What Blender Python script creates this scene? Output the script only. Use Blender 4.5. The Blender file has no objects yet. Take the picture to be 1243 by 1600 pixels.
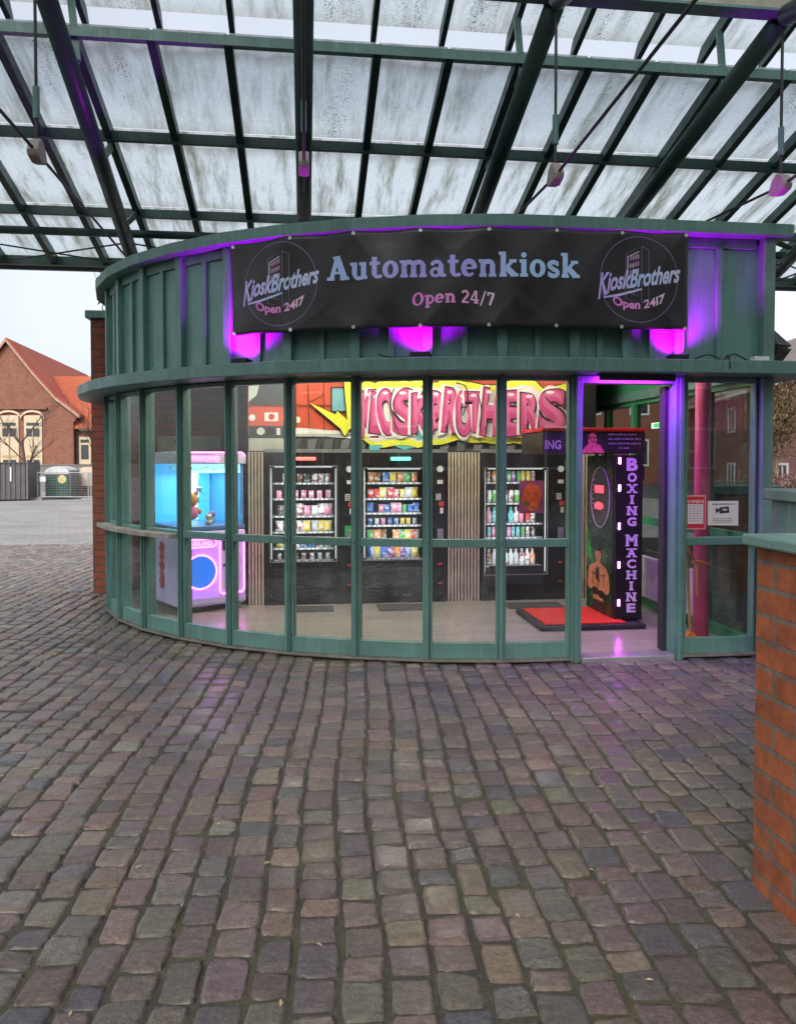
import bpy, math, random
import numpy as np
from mathutils import Matrix, Vector
random.seed(7); rng = np.random.default_rng(7)
R = math.radians
scene = bpy.context.scene
C = scene.collection

# ------------------------------------------------------------------ camera, sky, sun, exposure
YAW = R(6.8); HC = 1.5
cam_d = bpy.data.cameras.new('camera'); cam = bpy.data.objects.new('camera', cam_d); C.objects.link(cam)
cam.location = (0, 0, HC); cam.rotation_euler = (R(90 - 1.67), 0, -YAW)
cam_d.sensor_fit = 'AUTO'; cam_d.sensor_width = 36; cam_d.lens = 1217 / 1600 * 36
cam_d.shift_y = -43 / 1600; cam_d.clip_start = .05; cam_d.clip_end = 2000
scene.camera = cam
w = bpy.data.worlds.new('World'); scene.world = w; w.use_nodes = True
wn = w.node_tree.nodes; wl = w.node_tree.links
sky = wn.new('ShaderNodeTexSky'); sky.sky_type = 'NISHITA'; sky.sun_disc = False
sky.sun_elevation = R(38); sky.sun_rotation = R(205); sky.air_density = 1.0; sky.dust_density = 2.0; sky.ozone_density = 1.0
hs = wn.new('ShaderNodeHueSaturation'); hs.inputs['Saturation'].default_value = .32
wl.new(sky.outputs[0], hs.inputs['Color'])
# thin overcast: dimmer towards the horizon, faint cloud tone
gd = wn.new('ShaderNodeTexCoord'); gs = wn.new('ShaderNodeSeparateXYZ'); wl.new(gd.outputs['Generated'], gs.inputs[0])
gr = wn.new('ShaderNodeValToRGB'); gr.color_ramp.elements[0].position = 0.0; gr.color_ramp.elements[0].color = (.50, .51, .545, 1); gr.color_ramp.elements[1].position = .5; gr.color_ramp.elements[1].color = (1, 1, 1, 1)
wl.new(gs.outputs[2], gr.inputs[0])
cn = wn.new('ShaderNodeTexNoise'); cn.inputs['Scale'].default_value = 3.2; cn.inputs['Detail'].default_value = 6; wl.new(gd.outputs['Generated'], cn.inputs['Vector'])
cr_ = wn.new('ShaderNodeValToRGB'); cr_.color_ramp.elements[0].position = .35; cr_.color_ramp.elements[0].color = (.88, .88, .90, 1); cr_.color_ramp.elements[1].position = .65; cr_.color_ramp.elements[1].color = (1.0, 1.0, 1.0, 1)
wl.new(cn.outputs['Fac'], cr_.inputs[0])
m1_ = wn.new('ShaderNodeMix'); m1_.data_type = 'RGBA'; m1_.blend_type = 'MULTIPLY'; m1_.inputs[0].default_value = 1; wl.new(hs.outputs[0], m1_.inputs[6]); wl.new(gr.outputs[0], m1_.inputs[7])
m2_ = wn.new('ShaderNodeMix'); m2_.data_type = 'RGBA'; m2_.blend_type = 'MULTIPLY'; m2_.inputs[0].default_value = 1; wl.new(m1_.outputs[2], m2_.inputs[6]); wl.new(cr_.outputs[0], m2_.inputs[7])
wl.new(m2_.outputs[2], wn['Background'].inputs['Color'])
wn['Background'].inputs['Strength'].default_value = .15
sun_d = bpy.data.lights.new('sun', 'SUN'); sun_d.energy = 1.0; sun_d.angle = R(25); sun_d.color = (1, .96, .9)
sun = bpy.data.objects.new('sun', sun_d); C.objects.link(sun)
sun.rotation_euler = (R(52), 0, R(-25))
scene.view_settings.view_transform = 'Standard'; scene.view_settings.look = 'None'
scene.view_settings.exposure = 1.04; scene.view_settings.gamma = 1
scene.render.engine = 'CYCLES'
cy = scene.cycles
cy.use_denoising = True; cy.max_bounces = 8; cy.transparent_max_bounces = 16; cy.sample_clamp_indirect = 6
cy.caustics_reflective = False; cy.caustics_refractive = False

# ------------------------------------------------------------------ helpers
def tag(o, label=None, cat=None, group=None, kind=None):
    if label: o['label'] = label
    if cat: o['category'] = cat
    if group: o['group'] = group
    if kind: o['kind'] = kind
    return o
INV = {}
def thing(name, label, cat, loc=(0, 0, 0), rz=0, group=None, local=False):
    o = bpy.data.objects.new(name, None); C.objects.link(o)
    o.empty_display_size = .2
    o.location = loc; o.rotation_euler = (0, 0, rz)
    tag(o, label, cat, group)
    if not local:
        INV[o.name] = (Matrix.Translation(loc) @ Matrix.Rotation(rz, 4, 'Z')).inverted()
    return o
class MB:
    def __init__(s): s.v = []; s.f = []; s.mi = []; s.m = 0
    def add(s, vs, fs):
        b = len(s.v); s.v += [tuple(map(float, p)) for p in vs]; s.f += [tuple(b + i for i in q) for q in fs]; s.mi += [s.m] * len(fs)
        return s
    def hexa(s, p): return s.add(p, [(0, 3, 2, 1), (4, 5, 6, 7), (0, 1, 5, 4), (1, 2, 6, 5), (2, 3, 7, 6), (3, 0, 4, 7)])
    def box(s, x0, x1, y0, y1, z0, z1):
        return s.hexa([(x0, y0, z0), (x1, y0, z0), (x1, y1, z0), (x0, y1, z0), (x0, y0, z1), (x1, y0, z1), (x1, y1, z1), (x0, y1, z1)])
    def fbox(s, F, a0, a1, d0, d1, z0, z1):      # box in a facade frame F=(origin, along, outward)
        o, t, n = F
        q = lambda a, d, z: (o[0] + t[0] * a + n[0] * d, o[1] + t[1] * a + n[1] * d, z)
        return s.hexa([q(a0, d1, z0), q(a1, d1, z0), q(a1, d0, z0), q(a0, d0, z0), q(a0, d1, z1), q(a1, d1, z1), q(a1, d0, z1), q(a0, d0, z1)])
    def bar(s, p0, p1, w_, h_, up=(0, 0, 1)):
        p0 = Vector(p0); p1 = Vector(p1); d = (p1 - p0).normalized(); u = Vector(up)
        if abs(d.dot(u)) > .98: u = Vector((0, 1, 0))
        x = d.cross(u).normalized() * (w_ / 2); y = x.cross(d).normalized() * (h_ / 2)
        return s.hexa([p0 - x - y, p0 + x - y, p1 + x - y, p1 - x - y, p0 - x + y, p0 + x + y, p1 + x + y, p1 - x + y])
    def tube(s, pts, r, n=8):
        pts = [Vector(p) for p in pts]; rr = r if isinstance(r, (list, tuple)) else [r] * len(pts)
        vs = []; fs = []; ref = None
        for i, p in enumerate(pts):
            d = (pts[min(i + 1, len(pts) - 1)] - pts[max(i - 1, 0)]).normalized()
            if ref is None: ref = Vector((0, 0, 1)) if abs(d.z) < .9 else Vector((1, 0, 0))
            x = d.cross(ref)
            if x.length < 1e-4: x = d.orthogonal()
            x.normalize(); y = x.cross(d).normalized(); ref = y
            for k in range(n):
                a = 2 * math.pi * k / n; vs.append(p + (x * math.cos(a) + y * math.sin(a)) * rr[i])
        for i in range(len(pts) - 1):
            for k in range(n):
                a = i * n + k; b = i * n + (k + 1) % n; fs.append((a, b, b + n, a + n))
        fs.append(tuple(range(n))[::-1]); fs.append(tuple(range((len(pts) - 1) * n, len(pts) * n)))
        return s.add(vs, fs)
    def prism(s, poly, z0, z1):
        n = len(poly)
        return s.add([(x, y, z0) for x, y in poly] + [(x, y, z1) for x, y in poly],
                     [tuple(range(n))[::-1], tuple(range(n, 2 * n))] + [(i, (i + 1) % n, (i + 1) % n + n, i + n) for i in range(n)])
    def ext(s, poly, vec):
        n = len(poly); V_ = Vector(vec)
        return s.add([Vector(p) for p in poly] + [Vector(p) + V_ for p in poly],
                     [tuple(range(n))[::-1], tuple(range(n, 2 * n))] + [(i, (i + 1) % n, (i + 1) % n + n, i + n) for i in range(n)])
    def poly(s, p): return s.add(p, [tuple(range(len(p)))])
    def lathe(s, prof, c=(0, 0, 0), n=16):
        vs = []; fs = []
        for r, z in prof:
            for k in range(n):
                a = 2 * math.pi * k / n; vs.append((c[0] + r * math.cos(a), c[1] + r * math.sin(a), c[2] + z))
        for i in range(len(prof) - 1):
            for k in range(n): fs.append((i * n + k, i * n + (k + 1) % n, (i + 1) * n + (k + 1) % n, (i + 1) * n + k))
        fs.append(tuple(range(n))[::-1]); fs.append(tuple(range((len(prof) - 1) * n, len(prof) * n)))
        return s.add(vs, fs)
    def build(s, name, m, parent=None, bevel=0, smooth=False, fix=False):
        me = bpy.data.meshes.new(name); me.from_pydata(s.v, [], s.f)
        ms = m if isinstance(m, (list, tuple)) else [m]
        for q in ms: me.materials.append(q)
        if len(ms) > 1: me.polygons.foreach_set('material_index', s.mi)
        if smooth: me.polygons.foreach_set('use_smooth', [True] * len(me.polygons))
        me.update()
        o = bpy.data.objects.new(name, me); C.objects.link(o)
        if bevel:
            b = o.modifiers.new('bevel', 'BEVEL'); b.width = bevel; b.segments = 2; b.limit_method = 'ANGLE'; b.angle_limit = R(50)
        if parent is not None:
            o.parent = parent
            if parent.name in INV: o.matrix_parent_inverse = INV[parent.name]
        return o
def recenter(o, c):
    c = Vector(c)
    o.data.transform(Matrix.Translation(-c))
    o.location = c
    return o
def copy_tree(o, parent=None):
    c = o.copy(); C.objects.link(c)
    if parent is not None: c.parent = parent
    for ch in list(o.children): copy_tree(ch, c)
    return c

# ------------------------------------------------------------------ materials
def newmat(name):
    m = bpy.data.materials.new(name); m.use_nodes = True
    nt = m.node_tree; return m, nt.nodes, nt.links, nt.nodes['Principled BSDF']
def mix(n, l, fac, a, b, typ='MIX'):
    x = n.new('ShaderNodeMix'); x.data_type = 'RGBA'; x.blend_type = typ
    for s, v in ((0, fac), (6, a), (7, b)):
        if hasattr(v, 'is_output'): l.new(v, x.inputs[s])
        else: x.inputs[s].default_value = v if s == 0 else (*v, 1) if len(v) == 3 else v
    return x.outputs[2]
def noise(n, l, vec, scale, detail=4, rough=.55):
    t = n.new('ShaderNodeTexNoise'); t.inputs['Scale'].default_value = scale; t.inputs['Detail'].default_value = detail; t.inputs['Roughness'].default_value = rough
    if vec is not None: l.new(vec, t.inputs['Vector'])
    return t.outputs['Fac']
def ramp(n, l, fac, stops):
    r = n.new('ShaderNodeValToRGB'); e = r.color_ramp.elements
    while len(e) < len(stops): e.new(.5)
    for q, (p, c) in zip(e, stops):
        q.position = p; q.color = (c, c, c, 1) if not hasattr(c, '__len__') else (*c, 1)
    l.new(fac, r.inputs[0]); return r.outputs[0]
def mapping(n, l, vec, scale=(1, 1, 1), rot=(0, 0, 0)):
    q = n.new('ShaderNodeMapping'); q.inputs['Scale'].default_value = scale; q.inputs['Rotation'].default_value = rot
    l.new(vec, q.inputs['Vector']); return q.outputs[0]
def bump(n, l, p, h, strength, dist=.01):
    b = n.new('ShaderNodeBump'); b.inputs['Strength'].default_value = strength; b.inputs['Distance'].default_value = dist
    l.new(h, b.inputs['Height']); l.new(b.outputs[0], p.inputs['Normal'])
def mat(name, col, rough=.5, metal=0, var=.18, vs=6, bmp=0, bs=80, dirt=None, coord='Object', wear=0):
    m, n, l, p = newmat(name)
    tc = n.new('ShaderNodeTexCoord').outputs[coord]
    a = noise(n, l, tc, vs, 5)
    f = ramp(n, l, a, [(.3, 1 - var), (.7, 1 + var)])
    c = mix(n, l, 1.0, col, f, 'MULTIPLY')
    if dirt:
        g = ramp(n, l, noise(n, l, tc, vs * 2.7, 6, .7), [(.52, 0), (.75, dirt[1])])
        c = mix(n, l, g, c, dirt[0])
    if wear:      # pale run-down streaks, dark grime runs and small chips in the paint
        g = ramp(n, l, noise(n, l, mapping(n, l, tc, (16, 16, 1.1)), 1, 6, .7), [(.52, 0), (.72, wear)])
        c = mix(n, l, g, c, tuple(min(.6, x * 1.5 + .05) for x in col))
        g = ramp(n, l, noise(n, l, mapping(n, l, tc, (23, 23, 1.7), (0, 0, .6)), 1, 6, .75), [(.54, 0), (.74, wear * 1.2)])
        c = mix(n, l, g, c, (col[0] * .35 + .012, col[1] * .35 + .008, col[2] * .35 + .006))
        g = ramp(n, l, noise(n, l, tc, 42, 3, .5), [(.70, 0), (.725, .8)])
        c = mix(n, l, g, c, (.10, .085, .07))
    l.new(c, p.inputs['Base Color'])
    r = ramp(n, l, noise(n, l, tc, vs * 3, 3), [(.3, max(rough - .08, .02)), (.7, min(rough + .1, 1))])
    l.new(r, p.inputs['Roughness']); p.inputs['Metallic'].default_value = metal
    if bmp: bump(n, l, p, noise(n, l, tc, bs, 5), bmp, .004)
    return m
def emit(name, col, strength, base=None):
    m, n, l, p = newmat(name)
    p.inputs['Base Color'].default_value = (*(base or col), 1); p.inputs['Emission Color'].default_value = (*col, 1)
    p.inputs['Emission Strength'].default_value = strength; p.inputs['Roughness'].default_value = .4
    return m
def brick_mat(name, c1, c2, mortar, w_=.25, h_=.0913, ms=.010, var=.25, rough=.8, sx=1.0, rz=0):
    m, n, l, p = newmat(name)
    tc = n.new('ShaderNodeTexCoord').outputs['Object']
    if rz: tc = mapping(n, l, tc, (1, 1, 1), (0, 0, rz))
    sp = n.new('ShaderNodeSeparateXYZ'); l.new(tc, sp.inputs[0])
    ad = n.new('ShaderNodeMath'); ad.operation = 'ADD'; l.new(sp.outputs[0], ad.inputs[0]); l.new(sp.outputs[1], ad.inputs[1])
    cb = n.new('ShaderNodeCombineXYZ'); l.new(ad.outputs[0], cb.inputs[0]); l.new(sp.outputs[2], cb.inputs[1])
    b = n.new('ShaderNodeTexBrick'); l.new(cb.outputs[0], b.inputs['Vector'])
    b.inputs['Scale'].default_value = 1; b.inputs['Brick Width'].default_value = w_; b.inputs['Row Height'].default_value = h_
    b.inputs['Mortar Size'].default_value = ms; b.inputs['Mortar Smooth'].default_value = .15; b.inputs['Bias'].default_value = 0
    b.inputs['Color1'].default_value = (*c1, 1); b.inputs['Color2'].default_value = (*c2, 1); b.inputs['Mortar'].default_value = (*mortar, 1)
    f = ramp(n, l, noise(n, l, tc, 14, 6, .65), [(.28, 1 - var), (.72, 1 + var)])
    f2 = ramp(n, l, noise(n, l, tc, 1.3, 3), [(.3, .85), (.7, 1.12)])
    c = mix(n, l, 1.0, b.outputs['Color'], f, 'MULTIPLY'); c = mix(n, l, 1.0, c, f2, 'MULTIPLY')
    st_ = ramp(n, l, noise(n, l, mapping(n, l, tc, (5, 5, 1.3)), 1, 6, .7), [(.52, 0), (.74, .40)]); c = mix(n, l, st_, c, (.045, .030, .022))
    pale = ramp(n, l, noise(n, l, tc, 9, 6, .7), [(.60, 0), (.74, .18)]); c = mix(n, l, pale, c, (.26, .17, .12))
    l.new(c, p.inputs['Base Color']); p.inputs['Roughness'].default_value = rough
    inv = n.new('ShaderNodeMath'); inv.operation = 'SUBTRACT'; inv.inputs[0].default_value = 1; l.new(b.outputs['Fac'], inv.inputs[1])
    h = n.new('ShaderNodeMath'); h.operation = 'MULTIPLY_ADD'; l.new(noise(n, l, tc, 120, 5), h.inputs[0]); h.inputs[1].default_value = .5; l.new(inv.outputs[0], h.inputs[2])
    bump(n, l, p, h.outputs[0], .8, .006)
    return m
def glass_mat(name, tint=(.93, .97, .95), f0=.042, rough=0.0, smudge=0):
    m, n, l, p = newmat(name); n.remove(p)
    tr = n.new('ShaderNodeBsdfTransparent'); tr.inputs[0].default_value = (*tint, 1)
    gl = n.new('ShaderNodeBsdfGlossy'); gl.inputs['Roughness'].default_value = rough; gl.inputs['Color'].default_value = (1, 1, 1, 1)
    lw = n.new('ShaderNodeLayerWeight')
    pw = n.new('ShaderNodeMath'); pw.operation = 'POWER'; pw.inputs[1].default_value = 5; l.new(lw.outputs['Facing'], pw.inputs[0])
    ma = n.new('ShaderNodeMath'); ma.operation = 'MULTIPLY_ADD'; ma.inputs[1].default_value = .6; ma.inputs[2].default_value = f0; l.new(pw.outputs[0], ma.inputs[0])
    mx = n.new('ShaderNodeMixShader'); l.new(ma.outputs[0], mx.inputs[0]); l.new(tr.outputs[0], mx.inputs[1]); l.new(gl.outputs[0], mx.inputs[2])
    if smudge:
        tc = n.new('ShaderNodeTexCoord').outputs['Object']; df = n.new('ShaderNodeBsdfDiffuse'); df.inputs[0].default_value = (.6, .62, .6, 1)
        a = ramp(n, l, noise(n, l, mapping(n, l, tc, (7, 7, 2.2), (.3, .2, .5)), 1, 6, .7), [(.48, .004), (.75, smudge)])
        m2 = n.new('ShaderNodeMixShader'); l.new(a, m2.inputs[0]); l.new(mx.outputs[0], m2.inputs[1]); l.new(df.outputs[0], m2.inputs[2]); mx = m2
    l.new(mx.outputs[0], n['Material Output'].inputs['Surface'])
    return m
def roof_glass(spk_k, st_k):
    m, n, l, p = newmat('dirty_roof_glass'); n.remove(p)
    tc = n.new('ShaderNodeTexCoord'); oi = n.new('ShaderNodeObjectInfo')
    sp = n.new('ShaderNodeSeparateXYZ'); l.new(tc.outputs['Generated'], sp.inputs[0])
    off = n.new('ShaderNodeVectorMath'); off.operation = 'SCALE'; off.inputs[0].default_value = (37, 19, 53); l.new(oi.outputs['Random'], off.inputs['Scale'])
    v = n.new('ShaderNodeVectorMath'); v.operation = 'ADD'; l.new(tc.outputs['Object'], v.inputs[0]); l.new(off.outputs[0], v.inputs[1])
    V3 = v.outputs[0]
    streak = noise(n, l, mapping(n, l, V3, (6.5, .9, 1)), 1.0, 6, .7)       # runs down the slope
    speck = noise(n, l, mapping(n, l, V3, (95, 62, 60)), 1.0, 4, .65)
    patch = noise(n, l, mapping(n, l, V3, (5, 2.0, 1)), 1.0, 4, .6)
    fine = noise(n, l, V3, 30, 5, .7)
    def M(op, a, b):
        q = n.new('ShaderNodeMath'); q.operation = op; q.use_clamp = True
        for i, x in enumerate((a, b)):
            if hasattr(x, 'is_output'): l.new(x, q.inputs[i])
            else: q.inputs[i].default_value = x
        return q.outputs[0]
    rsh = n.new('ShaderNodeMath'); rsh.operation = 'MULTIPLY_ADD'; l.new(oi.outputs['Random'], rsh.inputs[0]); rsh.inputs[1].default_value = .24; l.new(patch, rsh.inputs[2])
    ctr = ramp(n, l, sp.outputs[0], [(.08, 0), (.35, 1), (.65, 1), (.92, 0)])
    pm = M('MULTIPLY', ramp(n, l, rsh.outputs[0], [(.60, 0), (.80, 1)]), ctr)
    sm = ramp(n, l, speck, [(.53, 0), (.61, 1)])
    spk = M('MULTIPLY', M('MULTIPLY', pm, sm), spk_k)
    st = M('MULTIPLY', ramp(n, l, streak, [(.47, 0), (.66, 1)]), st_k)
    # upper band: cleaner pinkish overlap with a wavy dirt line under it
    wob = n.new('ShaderNodeMath'); wob.operation = 'MULTIPLY_ADD'; l.new(noise(n, l, mapping(n, l, V3, (4, .3, 1)), 1, 2), wob.inputs[0]); wob.inputs[1].default_value = .22; l.new(sp.outputs[1], wob.inputs[2])
    band = ramp(n, l, wob.outputs[0], [(.24, 1), (.30, 0)])
    line = ramp(n, l, wob.outputs[0], [(.25, 0), (.29, .75), (.40, 0)])
    fm = ramp(n, l, fine, [(.35, .9), (.7, 1.05)])
    c = mix(n, l, 1.0, (.68, .735, .75), fm, 'MULTIPLY')
    c = mix(n, l, M('MULTIPLY', band, .6), c, (.60, .575, .565))
    c = mix(n, l, st, c, (.23, .25, .20))
    c = mix(n, l, M('MULTIPLY', line, .7), c, (.24, .245, .22))
    edge = ramp(n, l, sp.outputs[1], [(.88, 0), (1.0, .35)])
    c = mix(n, l, edge, c, (.32, .35, .25))
    c = mix(n, l, spk, c, (.035, .04, .035))
    tl = n.new('ShaderNodeBsdfTranslucent'); l.new(c, tl.inputs[0])
    tr = n.new('ShaderNodeBsdfTransparent'); l.new(c, tr.inputs[0])
    df = n.new('ShaderNodeBsdfDiffuse'); l.new(c, df.inputs[0])
    m1 = n.new('ShaderNodeMixShader'); m1.inputs[0].default_value = .38; l.new(tl.outputs[0], m1.inputs[1]); l.new(tr.outputs[0], m1.inputs[2])
    m2 = n.new('ShaderNodeMixShader'); m2.inputs[0].default_value = .06; l.new(m1.outputs[0], m2.inputs[1]); l.new(df.outputs[0], m2.inputs[2])
    l.new(m2.outputs[0], n['Material Output'].inputs['Surface'])
    return m
GREEN = mat('green_paint', (.105, .222, .195), .42, 0, .16, 3, .05, 200, ((.10, .10, .075), .30), wear=.55)
GREEN_D = mat('dark_green_steel', (.025, .070, .062), .45, 0, .22, 4, .05, 150, ((.05, .045, .035), .4), wear=.3)
GREEN_L = mat('weathered_green_metal', (.115, .215, .185), .5, 0, .2, 4, .1, 120, ((.16, .17, .14), .4), wear=.6)
PANEL = mat('green_cladding', (.112, .245, .210), .35, 0, .14, 2.2, .03, 60, ((.09, .13, .11), .2), wear=.45)
GLASS = glass_mat('window_glass', smudge=.07)
CLEAR = glass_mat('machine_glass', (.97, .985, .98), .02)
ROOFG = roof_glass(.92, .7); ROOFB = roof_glass(.3, 1.0)
BLACK = mat('black_panel', (.012, .011, .013), .35, 0, .3, 6)
BLACKM = mat('matt_black', (.02, .02, .022), .7, 0, .3, 8)
WHITE = mat('white_plastic', (.75, .75, .76), .4, 0, .06, 5)
SILVER = mat('brushed_silver', (.55, .56, .57), .35, .8, .1, 10)
BRICK = brick_mat('orange_brick', (.31, .084, .027), (.245, .064, .021), (.135, .108, .088), ms=.0085, var=.42)
BRICK_D = brick_mat('dark_brick', (.25, .068, .034), (.20, .054, .028), (.08, .055, .045), .25, .085, .008)
BRICK_H = brick_mat('house_brick', (.28, .098, .056), (.22, .075, .044), (.24, .14, .10), .26, .085, .010, .3)
GREYST = mat('grey_stone', (.25, .24, .23), .8, 0, .2, 3, .3, 60)
AMAG = (.70, .0, 1.0)

# ------------------------------------------------------------------ ground, plaza, cobbles
m, n, l, p = newmat('joint_sand')
tc = n.new('ShaderNodeTexCoord').outputs['Object']
c = mix(n, l, ramp(n, l, noise(n, l, tc, 1.6, 5), [(.42, 0), (.62, 1)]), (.036, .031, .026), (.052, .051, .024))
c = mix(n, l, ramp(n, l, noise(n, l, tc, 45, 4), [(.5, 0), (.8, .7)]), c, (.09, .08, .06))
l.new(c, p.inputs['Base Color']); p.inputs['Roughness'].default_value = .9
bump(n, l, p, noise(n, l, tc, 90, 5), .6, .01)
JOINT = m
m, n, l, p = newmat('cobble_stone')
tc = n.new('ShaderNodeTexCoord').outputs['Object']
at = n.new('ShaderNodeVertexColor'); at.layer_name = 'col'
v1 = ramp(n, l, noise(n, l, tc, 48, 7, .75), [(.32, .55), (.68, 1.35)])
v2 = ramp(n, l, noise(n, l, mapping(n, l, tc, (14, 60, 20), (0, 0, .5)), 1, 4, .6), [(.3, .74), (.7, 1.2)])
c = mix(n, l, 1.0, at.outputs['Color'], v1, 'MULTIPLY'); c = mix(n, l, 1.0, c, v2, 'MULTIPLY')
c = mix(n, l, ramp(n, l, noise(n, l, tc, 320, 3, .7), [(.62, 0), (.75, .35)]), c, (.30, .27, .25))
l.new(c, p.inputs['Base Color'])
l.new(ramp(n, l, noise(n, l, tc, 2.2, 4), [(.3, .22), (.7, .44)]), p.inputs['Roughness'])
hh = n.new('ShaderNodeMath'); hh.operation = 'MULTIPLY_ADD'; l.new(noise(n, l, tc, 30, 6, .65), hh.inputs[0]); hh.inputs[1].default_value = 1.6
l.new(noise(n, l, tc, 160, 5, .7), hh.inputs[2]); bump(n, l, p, hh.outputs[0], .9, .009)
l.new(ramp(n, l, noise(n, l, tc, .9, 4), [(.35, .15), (.65, .55)]), p.inputs['Coat Weight']); p.inputs['Coat Roughness'].default_value = .24; p.inputs['Coat IOR'].default_value = 1.4
COBBLE = m
m, n, l, p = newmat('plaza_paving')
tc = n.new('ShaderNodeTexCoord').outputs['Object']
b = n.new('ShaderNodeTexBrick'); l.new(tc, b.inputs['Vector']); b.inputs['Scale'].default_value = 1
b.inputs['Brick Width'].default_value = .5; b.inputs['Row Height'].default_value = .28; b.inputs['Mortar Size'].default_value = .012
b.inputs['Color1'].default_value = (.36, .34, .32, 1); b.inputs['Color2'].default_value = (.30, .285, .27, 1); b.inputs['Mortar'].default_value = (.20, .185, .17, 1)
c = mix(n, l, 1.0, b.outputs['Color'], ramp(n, l, noise(n, l, tc, .5, 5), [(.3, .8), (.7, 1.12)]), 'MULTIPLY')
l.new(c, p.inputs['Base Color']); p.inputs['Roughness'].default_value = .75
PLAZA = m

def grid_sheet(name, x0, x1, y0, y1, z, mt):
    o = MB().poly([(x0, y0, z), (x1, y0, z), (x1, y1, z), (x0, y1, z)]).build(name, mt); return tag(o, kind='structure')
grid_sheet('ground', -500, 500, -500, 500, -.06, mat('far_ground', (.20, .18, .16), .9, 0, .2, .2))
grid_sheet('joint_bed', -14, 12, -6, 14.75, -.0085, JOINT)
grid_sheet('plaza', -60, 14, 14.72, 70, -.002, PLAZA)
grid_sheet('road', 14.02, 60, -20, 70, -.01, mat('asphalt', (.09, .09, .092), .85, 0, .2, 1.5, .3, 90))

# facade of the kiosk (plan), right to left
A = [(1.985, 5.635)]
TH = [1, 8.5, 16, 22, 29.5, 39, 46.5, 56, 66, 77, 90, 102]
for t_ in TH:
    a = A[-1]; A.append((a[0] - .543 * math.cos(R(t_)), a[1] + .543 * math.sin(R(t_))))
RC = (3.53, 5.635)                       # right front corner
BACK = 9.75
FOOT = [RC] + A + [(A[-1][0], BACK), (RC[0], BACK)]
def inside(pt, poly):
    x, y = pt; r = False; j = len(poly) - 1
    for i in range(len(poly)):
        xi, yi = poly[i]; xj, yj = poly[j]
        if (yi > y) != (yj > y) and x < (xj - xi) * (y - yi) / (yj - yi) + xi: r = not r
        j = i
    return r
PAL = [(.150, .130, .124), (.132, .118, .116), (.162, .143, .132), (.112, .110, .118), (.088, .092, .104), (.165, .123, .115), (.182, .160, .138), (.142, .122, .125), (.118, .102, .102), (.148, .142, .128)]
PW = np.array([5, 5, 4, 4, 2.2, 1.6, 2.4, 4, 4, 2.5]); PW = PW / PW.sum()
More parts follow.
